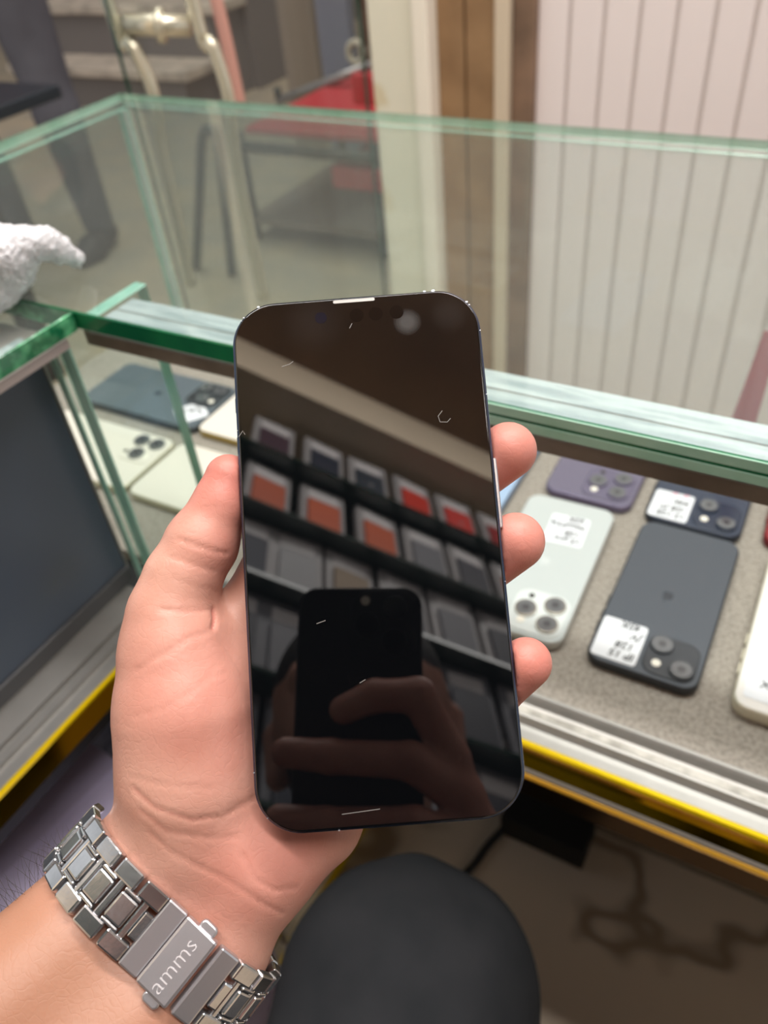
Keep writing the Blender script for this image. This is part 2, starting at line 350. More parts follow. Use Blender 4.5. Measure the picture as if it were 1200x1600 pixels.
extrude('gold_trim', [(0.2660, 0.7200), (0.2645, 0.7212), (0.2625, 0.7208), (0.2616, 0.7192), (0.2620, 0.7178), (0.2660, 0.7172)], 'X', -0.36, 0.74, M_gold, case)
extrude('gold_face', [(0.2660, 0.7171), (0.2622, 0.7171), (0.2636, 0.711), (0.2630, 0.7065), (0.2605, 0.6990), (0.2660, 0.6988)], 'X', -0.36, 0.74, M_goldf, case)
extrude('silver_strip', [(0.2602, 0.6987), (0.2588, 0.6972), (0.2586, 0.6955), (0.264, 0.6955), (0.264, 0.6987)], 'X', -0.36, 0.74, M_alu, case)
extrude('lower_gold_trim', [(0.264, 0.6954), (0.2580, 0.6954), (0.2566, 0.6940), (0.2570, 0.6918), (0.264, 0.6910)], 'X', -0.36, 0.74, mat('amber_trim', (0.95, 0.52, 0.06, 1), 0.18, 0.6), case)
extrude('skirt', [(0.2640, 0.6909), (0.2585, 0.6909), (0.2590, 0.670), (0.2640, 0.670)], 'X', -0.36, 0.74, M_golddk, case)
for lx, ly in ((0.69, 0.30), (0.69, 0.585), (-0.68, 0.585)): box('leg', (lx - 0.02, ly - 0.02, 0), (lx + 0.02, ly + 0.02, 0.672), M_golddk, case, bev=0.003)
box('lower_front_panel', (-0.712, 0.612, 0.0), (0.74, 0.626, 0.672), mat('grey_brown_front_panel', S(120, 112, 100), 0.5), case)  # one even grey-brown panel colour

lc = thing('display_case', 'closed display case with dark sliding door, aluminium rail and gold trim', 'display case', (-0.55, -0.3, 0))
dd = box('sliding_door', (-0.4165, -0.85, 0.738), (-0.411, 0.2675, 0.9296), M_dark, lc, bev=0.001)
box('door_bottom_frame', (-0.4175, -0.85, 0.7235), (-0.4085, 0.269, 0.738), M_darkframe, lc, bev=0.001)
box('door_edge', (-0.4175, 0.2675, 0.738), (-0.4100, 0.2690, 0.9296), M_alu, lc)
box('top_channel', (-0.454, -0.85, 0.9297), (-0.3795, 0.2695, 0.9362), mat('pinkish_aluminium', S(176, 164, 160), 0.45, 0.5, bump=(200, 0.2, 0.0005)), lc, bev=0.0006)
bm = bmesh.new(); add_box(bm, (-0.392, -0.85, 0.9363), (-0.3805, 0.262, 0.9368)); add_box(bm, (-0.408, -0.85, 0.9363), (-0.394, 0.258, 0.9368)); add_box(bm, (-0.452, -0.85, 0.9363), (-0.411, 0.24, 0.9368))
bmobj('adhesive_tape', bm, M_tape, lc, True)
LP = [(-0.4195, 0.705), (-0.4195, 0.7222), (-0.4105, 0.7228), (-0.4095, 0.7218), (-0.3890, 0.7206), (-0.3885, 0.7170), (-0.3850, 0.7170), (-0.3845, 0.7206), (-0.3800, 0.7206), (-0.3790, 0.7214), (-0.3770, 0.7214), (-0.3765, 0.7185), (-0.3710, 0.7185), (-0.3700, 0.7210), (-0.3630, 0.7212), (-0.3630, 0.705)]
extrude('rail', LP, 'Y', -0.85, 0.262, M_alu, lc)
extrude('gold_trim', [(-0.3628, 0.7216), (-0.3612, 0.7218), (-0.3598, 0.7206), (-0.3600, 0.7185), (-0.3628, 0.7180)], 'Y', -0.85, 0.262, M_gold, lc)
extrude('gold_face', [(-0.3628, 0.7179), (-0.3605, 0.7179), (-0.3600, 0.699), (-0.3628, 0.699)], 'Y', -0.85, 0.262, M_goldf, lc)
box('base_board', (-0.712, -0.85, 0.685), (-0.363, 0.262, 0.7045), M_black, lc)
glass_sheet('front_pane', (-0.712, -0.85, 0.69), (-0.706, 0.268, ZSB), lc, M_pane, M_edget, 0)
box('back_panel', (-0.712, -0.85, 0.0), (-0.695, 0.268, 0.685), mat('case_back_panel', S(112, 106, 104), 0.6), lc)
pl = box('plinth', (-0.69, -0.85, 0.0), (-0.405, 0.262, 0.085), mat('pale_plinth', S(224, 212, 194), 0.4, noise=(6, S(168, 154, 134), 0.55, 0.75)), lc, bev=0.004)
box('plinth', (-0.69, 0.270, 0.0), (-0.405, 0.60, 0.085), bpy.data.materials['pale_plinth'], case, bev=0.004)
for par, ya, yb in ((lc, -0.85, 0.262), (case, 0.270, 0.60)):
    box('plinth_trim', (-0.406, ya, 0.0), (-0.398, yb, 0.014), M_gold, par)
    box('plinth_trim', (-0.409, ya, 0.075), (-0.400, yb, 0.090), M_gold, par)

# ------------------------------------------------------------------ phones in the case
LOGO = [(0.0, 0.42), (0.16, 0.5), (0.34, 0.52), (0.50, 0.42), (0.58, 0.30), (0.46, 0.18), (0.42, 0.0), (0.48, -0.16), (0.62, -0.26), (0.52, -0.5), (0.38, -0.68), (0.24, -0.72), (0.08, -0.66), (0.0, -0.64), (-0.08, -0.66), (-0.24, -0.72), (-0.4, -0.64), (-0.56, -0.36), (-0.62, -0.04), (-0.56, 0.26), (-0.38, 0.48), (-0.18, 0.5)]
LEAF = [(0.02, 0.58), (0.04, 0.76), (0.16, 0.92), (0.32, 0.98), (0.30, 0.80), (0.18, 0.64)]
def logo(parent, s, z, m):
    V = [(x * s, y * s, z) for x, y in LOGO]; n = len(V); V += [(x * s, y * s, z) for x, y in LEAF]
    return part('logo', (V, [tuple(range(n))[::-1], tuple(range(n, n + len(LEAF)))[::-1]]), m, parent)
M_lens = mat('lens_black', S(20, 21, 24), 0.08, coat=1.0)
M_lensg = mat('lens_glass', S(92, 94, 98), 0.06, coat=1.0)
M_iris = mat('lens_iris', S(58, 60, 65), 0.08, coat=1.0)
M_flash = mat('flash_cream', S(250, 244, 232), 0.3)
def phone(name, label, cen, rz, w, l, body, back, frame, cams, m_bump, sticker=None, t=0.0078, z=ZF, logo_m=None, ring=None, group='second-hand phones on the grey felt'):
    """face-down phone lying on the felt: local +y is the top, +z the back"""
    o = thing(name, label, 'phone', (cen[0], cen[1], z), rz, group)
    part('frame', rslab(w, l, 0.0105, 0.0003, t, 0.0016), frame, o, True)
    part('back_panel', rslab(w - 0.0022, l - 0.0022, 0.0095, t - 0.0004, t + 0.0003, 0.0002), back, o)
    if logo_m: logo(o, 0.0062, t + 0.0004, logo_m)
    for sy in (0.030, 0.016, 0.042):
        part('side_button', rslab(0.0016, 0.009, 0.0007, t * 0.42, t * 0.66, 0.0002, 3, w / 2 + 0.0002, sy), frame, o)
    bs = 0.039 if cams == 3 else 0.0335
    bx, by = -w / 2 + bs / 2 + 0.0035, l / 2 - bs / 2 - 0.0035
    pb = part('camera_plateau', rslab(bs, bs, 0.0095, t, t + 0.0014, 0.0008, 8, bx, by), m_bump, o, True)
    q = bs * 0.235; R = 0.0078 if cams == 3 else 0.0076
    spots = [(-q, q), (-q, -q), (q, 0)] if cams == 3 else [(-q, q), (q, -q)]
    for sx, sy in spots:
        ln = part('lens', disc(R, t + 0.001, t + 0.0032, bx + sx, by + sy, 32, 0.0004), ring or m_bump, pb, True)
        part('lens_cover', disc(R * 0.86, t + 0.0031, t + 0.0034, bx + sx, by + sy, 32), M_lensg, pb)
        part('lens_iris', disc(R * 0.34, t + 0.0034, t + 0.0035, bx + sx, by + sy, 24), M_iris, pb)
    part('flash', disc(0.0029, t + 0.0012, t + 0.0018, bx + q, by + (q * 1.15 if cams == 3 else q), 20), M_flash, pb)
    if cams == 3: part('depth_sensor', disc(0.0022, t + 0.0012, t + 0.0017, bx + q, by - q * 1.45, 20), M_lens, pb)
    if sticker:
        (sx, sy, sw, sl, sr), lines, size = sticker
        st = part('label_sticker', rslab(sw, sl, 0.0025, 0, 0.00035, 0.0001, 5), M_paper, o); st.location = (sx, sy, t + 0.0003); st.rotation_euler = (0, 0, sr)
        st['label'] = 'white handwritten price label'
        y = sl / 2 - size * 1.05
        for i, s in enumerate(lines):
            mm = M_ink
            if s.startswith('*'): s = s[1:]; mm = M_pink
            text('handwriting', s, size, (-sw * 0.44 + 0.0025 * (i % 2), y, 0.0005), 0.05 * math.sin(i * 2.1), mm, st, 0.18, 0, size * 0.018, 0.95)
            y -= size * 1.02
    return o
PI = math.pi
Mg = lambda n, c, r=0.35, me=0.0, **k: mat(n, c, r, me, **k)
G_dk = Mg('graphite_back', S(74, 79, 88), 0.45); G_dkf = Mg('graphite_frame', S(40, 43, 48), 0.4); G_dkb = Mg('graphite_bump', S(54, 57, 63), 0.35)
phone('phone', 'dark grey phone with two lenses and lower left price label, beside the silver phone', (-0.0415, 0.4140), PI, 0.0716, 0.1476, None, G_dk, G_dkf, 2, G_dkb,
      ((0.0186, 0.0520, 0.0296, 0.0355, 0.0), ['IP 15', '128', 'JV', '45K'], 0.0085), logo_m=Mg('graphite_logo', S(56, 60, 68), 0.2))
G_sv = Mg('titanium_back', S(196, 202, 202), 0.4); G_svf = Mg('titanium_frame', S(190, 190, 186), 0.3, 0.6); G_svb = Mg('titanium_bump', S(222, 227, 227), 0.15)
phone('phone', 'silver phone with three lenses and white label at its far end', (-0.1310, 0.4125), PI + 0.03, 0.0706, 0.1466, None, G_sv, G_svf, 3, G_svb,
      ((-0.005, -0.0385, 0.0300, 0.0330, 0.05), ['15 pro', '128', 'NonPTA', '65K'], 0.0078), logo_m=Mg('titanium_logo', S(212, 217, 217), 0.2), ring=Mg('lens_ring', S(196, 190, 180), 0.2, 0.7))
G_pu = Mg('purple_back', S(110, 104, 124), 0.4); G_puf = Mg('purple_frame', S(126, 118, 146), 0.25, 0.5); G_pub = Mg('purple_bump', S(104, 98, 120), 0.2)
phone('phone', 'deep purple phone with three lenses, behind the silver phone', (-0.1265, 0.5670), PI, 0.0715, 0.1475, None, G_pu, G_puf, 3, G_pub, None, logo_m=Mg('purple_logo', S(124, 118, 140), 0.2))
G_na = Mg('midnight_back', S(56, 64, 82), 0.35); G_naf = Mg('midnight_frame', S(38, 44, 58), 0.3, 0.3); G_nab = Mg('midnight_bump', S(44, 52, 70), 0.2)
phone('phone', 'navy phone with two lenses and pink-marked label, behind the dark grey phone', (-0.0440, 0.5640), PI, 0.0715, 0.1467, None, G_na, G_naf, 2, G_nab,
      ((0.0186, 0.0540, 0.0296, 0.0330, 0.0), ['13 128', 'GB JV', '44K', '*o  o'], 0.0080), logo_m=Mg('midnight_logo', S(74, 82, 100), 0.2))
G_wh = Mg('white_back', S(236, 232, 228), 0.3); G_whf = Mg('white_frame', S(222, 216, 196), 0.3, 0.3); G_whb = Mg('white_bump', S(236, 232, 226), 0.2)
phone('phone', 'white phone with a cream frame, cut off at the right beside the dark grey phone', (0.0530, 0.4150), PI, 0.0776, 0.1508, None, G_wh, G_whf, 3, G_whb,
      ((0.0170, 0.0500, 0.0330, 0.0340, 0.0), ['28', '256 X', 'PTA', '7'], 0.0085), t=0.0105, logo_m=Mg('white_logo', S(220, 216, 212), 0.2))
G_bl = Mg('sky_back', S(164, 188, 218), 0.35); G_blf = Mg('sky_frame', S(128, 146, 172), 0.3, 0.4)
phone('phone', 'sky blue phone mostly hidden behind the fingers, beside the silver phone', (-0.2190, 0.4900), PI, 0.0715, 0.1467, None, G_bl, G_blf, 2, G_bl, None)
G_rd = Mg('red_back', S(140, 36, 44), 0.35); G_rdf = Mg('red_frame', S(120, 30, 38), 0.3, 0.4)
phone('phone', 'dark red phone, only its corner showing behind the white phone', (0.0420, 0.5700), PI, 0.0715, 0.1467, None, G_rd, G_rdf, 2, G_rd, None)
G_gp = Mg('slate_back', S(92, 102, 110), 0.4); G_gpf = Mg('slate_frame', S(70, 76, 82), 0.35, 0.3); G_gpb = Mg('slate_bump', S(64, 68, 72), 0.25)
phone('phone', 'slate grey phone with label and three dark lenses, seen behind the glass divider', (-0.5730, 0.4860), -PI / 2, 0.0776, 0.1530, None, G_gp, G_gpf, 3, G_gpb,
      ((0.016, 0.0560, 0.0290, 0.0300, 0.9), ['12 pro', '128', 'PTA'], 0.0078), logo_m=Mg('slate_logo', S(62, 68, 74), 0.2))
G_cr = Mg('cream_back', S(230, 222, 212), 0.35); G_crf = Mg('cream_frame', S(196, 190, 166), 0.3, 0.3)
phone('phone', 'cream white phone with three dark lenses beside the dark sliding door', (-0.5740, 0.3880), -PI / 2, 0.0780, 0.1530, None, G_cr, G_crf, 3, G_cr, None, ring=Mg('cream_ring', S(120, 124, 124), 0.3, 0.4))
phone('phone', 'plain cream phone nearest the thumb with its lenses hidden by the hand', (-0.4170, 0.3890), -PI / 2, 0.0800, 0.1530, None, G_cr, G_crf, 3, G_cr, None)
G_gd = Mg('ivory_back', S(234, 226, 218), 0.35); G_gdf = Mg('gold_side_frame', S(176, 152, 92), 0.3, 0.5)
phone('phone', 'ivory phone with a gold side, behind the thumb tip', (-0.4190, 0.4870), -PI / 2, 0.0760, 0.1530, None, G_gd, G_gdf, 3, G_gd, None)

# red strip leaning inside the front pane
a = at_y(1178, 560, 0.622); b = at_y(1210, 560, 0.622); c = at_y(1182, 655, 0.622); d = at_y(1140, 648, 0.622)
c[2] = d[2] = ZF + 0.0005
def ext(p, q, s): return p + (q - p) * s
kz = (0.930 - d[2]) / (a[2] - d[2]); kz2 = (0.930 - c[2]) / (b[2] - c[2])
a2, b2 = ext(d, a, min(1.3, kz)), ext(c, b, min(1.3, kz2))
rsV = [d, c, b2, a2] + [p - np.array([0, 0.0012, 0]) for p in (d, c, b2, a2)]
rs = link('red_strip', mesh('red_strip', rsV, [(0, 1, 2, 3), (7, 6, 5, 4), (0, 4, 5, 1), (1, 5, 6, 2), (2, 6, 7, 3), (3, 7, 4, 0)]), mat('red_card', S(172, 56, 72), 0.5))
tag(rs, 'red strip leaning on the inside of the front glass', 'strip')

# ------------------------------------------------------------------ held phone
PX = np.array([0.85208, 0.52271, -0.02727]); PY = np.array([-0.38598, 0.66268, 0.64178]); PN = np.array([-0.35353, 0.53632, -0.76641])
PC = CAM + np.array([-0.09056, 0.13183, -0.15085])
hp = thing('smartphone', 'black-screened smartphone with worn dark blue frame held upright in the hand', 'phone')
hp.matrix_world = Matrix(((PX[0], PY[0], -PN[0], PC[0]), (PX[1], PY[1], -PN[1], PC[1]), (PX[2], PY[2], -PN[2], PC[2]), (0, 0, 0, 1)))
HT = 0.0077
M_hframe = mat('worn_blue_frame', S(74, 84, 108), 0.22, 0.9, noise=(60, S(120, 128, 146), 0.62, 0.75))
part('frame', rslab(0.0715, 0.1467, 0.0125, -HT, -0.0002, 0.0012, 12), M_hframe, hp, True)
def screen_mat():
    m = mat('screen_glass', S(6, 7, 9), 0.015, 0.0, spec=0.5, ior=1.72); nt = m.node_tree; p = nt.nodes['Principled BSDF']; L = nt.links.new
    tc = nt.nodes.new('ShaderNodeTexCoord'); prev = None
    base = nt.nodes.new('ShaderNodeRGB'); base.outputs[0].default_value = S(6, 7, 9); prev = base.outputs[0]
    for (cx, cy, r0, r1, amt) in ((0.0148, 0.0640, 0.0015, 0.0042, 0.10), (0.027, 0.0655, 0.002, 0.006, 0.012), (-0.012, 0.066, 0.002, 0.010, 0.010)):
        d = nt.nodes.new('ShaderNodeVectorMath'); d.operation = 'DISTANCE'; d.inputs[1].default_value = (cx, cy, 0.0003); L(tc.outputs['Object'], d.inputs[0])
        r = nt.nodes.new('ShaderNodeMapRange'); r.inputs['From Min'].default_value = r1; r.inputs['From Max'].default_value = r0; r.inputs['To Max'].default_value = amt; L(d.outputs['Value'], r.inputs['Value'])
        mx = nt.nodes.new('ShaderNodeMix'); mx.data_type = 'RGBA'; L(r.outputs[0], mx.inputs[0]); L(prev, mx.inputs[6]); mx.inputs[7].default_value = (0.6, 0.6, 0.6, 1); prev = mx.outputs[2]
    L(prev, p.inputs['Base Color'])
    return m
part('screen', rslab(0.0701, 0.1453, 0.0118, -0.0012, 0.0004, 0.0005, 12), screen_mat(), hp, True)
M_chip = mat('bare_metal_chip', S(190, 192, 198), 0.3, 0.6)
part('earpiece', rslab(0.0120, 0.0009, 0.0004, 0.00035, 0.00055, 0, 3, 0.0, 0.0716), mat('earpiece_grille', S(150, 146, 142), 0.4, 0.5), hp)
part('front_camera', disc(0.0017, 0.0003, 0.00045, -0.0098, 0.0672, 20), mat('front_lens', S(12, 15, 30), 0.1), hp)
for dx in (0.0005, 0.006, 0.012): part('face_sensor', disc(0.0020, 0.0003, 0.00044, dx, 0.0672, 20), mat('sensor_window', S(14, 10, 9), 0.05), hp)
part('power_button', rslab(0.0014, 0.0200, 0.0006, -HT * 0.66, -HT * 0.30, 0.0003, 3, 0.0360, 0.0130), mat('silver_button', S(214, 218, 226), 0.2, 0.9), hp)
for sy in (0.030, 0.016): part('volume_button', rslab(0.0014, 0.0100, 0.0006, -HT * 0.66, -HT * 0.30, 0.0003, 3, -0.0354, sy), M_hframe, hp)
part('mute_switch', rslab(0.0014, 0.0050, 0.0006, -HT * 0.66, -HT * 0.30, 0.0003, 3, -0.0354, 0.044), M_hframe, hp)
CH = [(-0.0328, 0.0700, .0007), (-0.0336, 0.0690, .0005), (0.0205, 0.0733, .0009), (0.0230, 0.0733, .0012), (0.0331, 0.0695, .0008), (0.0338, 0.0685, .0005), (0.0357, 0.0600, .0004), (-0.0357, -0.0570, .0005), (-0.0140, -0.0733, .0006), (-0.0340, -0.0700, .0004), (0.0357, -0.012, .0004), (-0.0280, 0.0731, .0010), (-0.0357, 0.036, .0004), (0.0357, 0.041, .0004)]
for cx, cy, r in CH:
    r *= 0.38; qx, qy = 0.02325, 0.06085
    if abs(cx) > qx and abs(cy) > qy:
        ox, oy = math.copysign(qx, cx), math.copysign(qy, cy); L_ = math.hypot(cx - ox, cy - oy); cx, cy = ox + (cx - ox) * 0.0121 / L_, oy + (cy - oy) * 0.0121 / L_
    else: cx, cy = max(-0.0354, min(0.0354, cx)), max(-0.0730, min(0.0730, cy))
    part('chip', rslab(2 * r, r * 1.2, r * 0.4, -0.0004, 0.00005, 0, 3, cx, cy), M_chip, hp)
def scr(pts, wd=0.00016):
    V = []; Fc = []
    for i, (x, y) in enumerate(pts):
        j = min(i + 1, len(pts) - 1); k = max(i - 1, 0); dx, dy = pts[j][0] - pts[k][0], pts[j][1] - pts[k][1]; L = math.hypot(dx, dy) + 1e-9
        V += [(x - dy / L * wd, y + dx / L * wd, 0.00047), (x + dy / L * wd, y - dx / L * wd, 0.00047)]
    for i in range(len(pts) - 1): Fc.append((2 * i, 2 * i + 1, 2 * i + 3, 2 * i + 2))
    return V, Fc
M_scr = mat('scratch', S(120, 116, 112), 0.5)
for pts in ([(0.0225, 0.0370), (0.0212, 0.0355), (0.0216, 0.0338), (0.0236, 0.0336), (0.0246, 0.0346)], [(-0.0218, 0.0535), (-0.0195, 0.0541), (-0.0185, 0.0548)], [(-0.0365 + 0.02, -0.0195), (-0.0140, -0.0188)], [(-0.0350, 0.0340), (-0.0338, 0.0356), (-0.0332, 0.0345)], [(-0.0018, 0.0634), (-0.0010, 0.0648)], [(-0.013, -0.0690), (-0.003, -0.0684)], [(-0.006, -0.0360), (-0.0044, -0.0352)]):
    part('scratch', scr(pts, 0.0001), M_scr, hp)

# ------------------------------------------------------------------ the photographer: left hand holding the phone, right hand, head, clothes
DN = 0.21833 * 1000
NC = np.array([0.0130, -0.1582, 0.9873])
def pt(px, py, w, r=None):
    d = np.array([(px - 600) / F_PX, -(py - 800) / F_PX, 1.0]); q = d * ((DN + w) / (NC @ d))
    return (*q, r) if r is not None else q
EX = np.array([0.9970, 0.0771, -0.0007]); EY = np.array([-0.0760, 0.9844, 0.1587]); C0 = np.array([-3.2, -9.8, 219.6])
thumb = [pt(357, 746, 7, 6.7), pt(344, 790, 8, 7.7), pt(316, 848, 9, 10.0), pt(285, 905, 9.5, 10.5), pt(267, 958, 10, 11.6), pt(272, 1012, 12, 15.0)]
thenar = [pt(276, 1010, 12, 15.5), pt(291, 1110, 15, 18.6), pt(299, 1215, 18, 19), pt(300, 1290, 21, 18.0)]
heel = [pt(310, 1300, 23, 17), pt(385, 1338, 26, 14), pt(424, 1338, 27, 12.0), pt(492, 1280, 28, 12.2), pt(520, 1210, 29, 13)]
mcp = [pt(396, 958, 23, 10.5), pt(455, 960, 27.5, 11), pt(505, 1020, 28, 10.5), pt(540, 1110, 28, 10)]
palmr = [pt(345, 1300, 26, 15), pt(365, 1310, 27, 15), pt(390, 1295, 28, 13), pt(405, 1290, 28, 13)]
index = [pt(396, 958, 23, 10.5), pt(470, 800, 21, 9.4), pt(520, 720, 19, 8.6), pt(560, 650, 17.5, 7.8)]
middle = [mcp[1], pt(600, 830, 24, 9.4), pt(722, 756, 19, 8.6), pt(794, 704, 9.6, 8.3)]
ring = [mcp[2], pt(640, 960, 24, 9.2), pt(735, 898, 19, 8.5), pt(806, 846, 9.6, 8.3)]
pinky = [mcp[3], pt(690, 1112, 23, 8.0), pt(766, 1088, 15, 7.2), pt(822, 1036, 6.2, 7.1)]
WC = pt(258, 1430, 27); ELB = np.array([-215.0, -255.0, 110.0]); HC = pt(345, 1312, 25)
AX = HC - WC; AX /= np.linalg.norm(AX)
NW = NC - AX * (NC @ AX); NW /= np.linalg.norm(NW); CW = np.cross(AX, NW); CW /= np.linalg.norm(CW)
if CW[0] < 0: CW = -CW
FA = (ELB - WC) / np.linalg.norm(ELB - WC)
def side(c, off, r): return (*(np.asarray(c) + CW * off), r)
arm_l = [[side(HC, s * 11, 16.5), side(WC, s * 12, 19.5), side(WC + FA * 70, s * 14, 22.5), side(WC + FA * 150, s * 15, 27), side(ELB, s * 12, 31)] for s in (-1, 1)]
TIPS = [np.array(thumb[0][:3]), np.array(middle[3][:3]), np.array(ring[3][:3]), np.array(pinky[3][:3])]
def hand_l(P):
    d = smin(chain(P, arm_l[0], 6), chain(P, arm_l[1], 6), 10)
    pal = smin(chain(P, thenar, 8), chain(P, heel, 8), 8)
    for i in range(4): pal = smin(pal, cap(P, palmr[i][:3], palmr[i][3], mcp[i][:3], mcp[i][3]), 9)
    d = smin(d, pal, 9)
    d = smin(d, chain(P, thumb, 3), 3.5)
    for f in (index, middle, ring, pinky): d = smin(d, chain(P, f, 2.5), 3.0)
    Q = P - C0; u = Q @ EX.astype(np.float32); v = Q @ EY.astype(np.float32); ww = Q @ NC.astype(np.float32)
    qx = np.abs(u) - 35.85 + 12; qy = np.abs(v) - 73.5 + 12; qz = np.abs(ww - 3.85) - 4.2
    r2 = np.hypot(np.maximum(qx, 0), np.maximum(qy, 0)) - 12
    bx = np.maximum(r2, qz)
    return np.maximum(d, -bx)
allp = np.array([p[:3] for ch in (thumb, thenar, heel, index, middle, ring, pinky, arm_l[0], arm_l[1]) for p in ch])
V, Fq = nets(lambda P: hand_l(P), allp.min(0) - 34, allp.max(0) + 34, 0.95)
# skin creases pressed into the surface along lines on the palm and thumb
N = vnormals(V, Fq); pxs = np.c_[600 + F_PX * V[:, 0] / V[:, 2], 800 - F_PX * V[:, 1] / V[:, 2]]; front = N[:, 2] < -0.15
CRE = [([(278, 842), (306, 852), (335, 862), (356, 864)], 0.75), ([(262, 868), (300, 882), (334, 892)], 0.5), ([(252, 952), (290, 956), (334, 952)], 0.6),
       ([(334, 952), (336, 968), (333, 982)], 1.6), ([(333, 982), (320, 990), (296, 996), (262, 1018), (212, 1048)], 0.5), ([(334, 984), (352, 1010), (384, 1060)], 0.35),
       ([(206, 1215), (260, 1228), (330, 1232)], 0.3), ([(208, 1232), (240, 1262), (300, 1282), (350, 1276), (398, 1248)], 0.7), ([(398, 1250), (360, 1262), (340, 1290)], 0.25),
       ([(220, 1268), (262, 1300), (330, 1310), (372, 1308)], 0.45), ([(380, 1335), (400, 1375), (430, 1392), (462, 1388)], 0.7), ([(300, 1350), (350, 1372), (410, 1412), (442, 1428)], 0.6),
       ([(232, 1300), (268, 1332), (310, 1352)], 0.4), ([(274, 905), (310, 918), (340, 922)], 0.25), ([(288, 1090), (330, 1058), (352, 1052)], 0.3), ([(210, 1120), (260, 1105), (310, 1072), (340, 1040)], 0.25), ([(310, 800), (340, 790), (366, 796)], 0.15)]
dep = np.zeros(len(V))
for line, amp in CRE:
    for i in range(len(line) - 1):
        a = np.array(line[i], float); b = np.array(line[i + 1], float); ba = b - a
        t = np.clip(((pxs - a) @ ba) / (ba @ ba), 0, 1); dd_ = np.linalg.norm(pxs - a - t[:, None] * ba, axis=1)
        dep = np.maximum(dep, amp * 0.6 * np.exp(-(dd_ / 3.2) ** 2))
V = V - N * (dep * front)[:, None]
flush_crease = np.zeros(len(V))
for T, s, r in [(TIPS[0], 0.8, 17), (TIPS[1], 0.8, 16), (TIPS[2], 0.8, 16), (TIPS[3], 0.8, 16), (pt(300, 1075, 0), 0.40, 22), (pt(360, 1150, 6), 0.35, 20), (pt(430, 1330, 12), 0.5, 22), (pt(345, 850, 2), 0.4, 12)]:
    flush_crease = np.maximum(flush_crease, s * np.exp(-(np.linalg.norm(V - T, axis=1) / r) ** 2))
flush_crease = np.maximum(flush_crease, np.clip(dep * 0.7, 0, 0.7))  # shade in the creases put into the skin colour with the redness
palmside = np.clip(1 - np.abs((V - WC) @ FA) / 400, 0, 1) * 0
hair_side = np.clip(((V - WC) @ FA + 6) / 30, 0, 1)       # the forearm is a shade browner than the palm
parts_body = [(cam2world(V), Fq, flush_crease, hair_side)]

# right hand gripping the phone that takes the picture
rh = {'index': [(29, -60, 0, 9.5), (12, -30, 11, 9.2), (-10, -30, 9, 8.4), (-26, -37, 8, 7.6)], 'middle': [(35, -80, 0, 10.5), (8, -62, 13, 9.4), (-32, -60, 10, 8.6), (-55, -58, 7, 7.8)],
      'ring': [(40, -102, -1, 10.5), (10, -92, 13, 9.2), (-34, -92, 10, 8.4), (-57, -90, 7, 7.6)], 'pinky': [(44, -122, -2, 9.5), (12, -118, 11, 8), (-24, -116, 9, 7.4), (-46, -114, 7, 6.6)],
      'thumb': [(48, -112, -12, 14), (34, -78, -22, 11), (22, -52, -24, 9.5), (8, -34, -21, 7.6)]}
def hand_r(P):
    d = smin(chain(P, [(44, -100, -8, 12), (58, -130, -12, 17), (74, -165, -20, 20), (100, -220, -32, 24), (150, -330, -60, 31)], 8), chain(P, [(44, -112, -4, 15), (56, -150, -18, 18), (62, -170, -24, 18)], 8), 12)
    d = smin(d, chain(P, [(29, -61, -2, 9.5), (39, -92, -3, 12), (45, -124, -4, 13)], 4), 6)
    for k_, f in rh.items(): d = smin(d, chain(P, f, 3), 5)
    bx = np.maximum(np.maximum(np.abs(P[:, 0] + 19) - 36, np.abs(P[:, 1] + 43.5) - 73.6), np.abs(P[:, 2] + 6.5) - 4.0)
    return np.maximum(d, -bx)
Vr, Fr = nets(hand_r, (-85, -385, -110), (190, -5, 40), 2.0)
parts_body.append((cam2world(Vr), Fr, np.full(len(Vr), 0.2), np.zeros(len(Vr))))
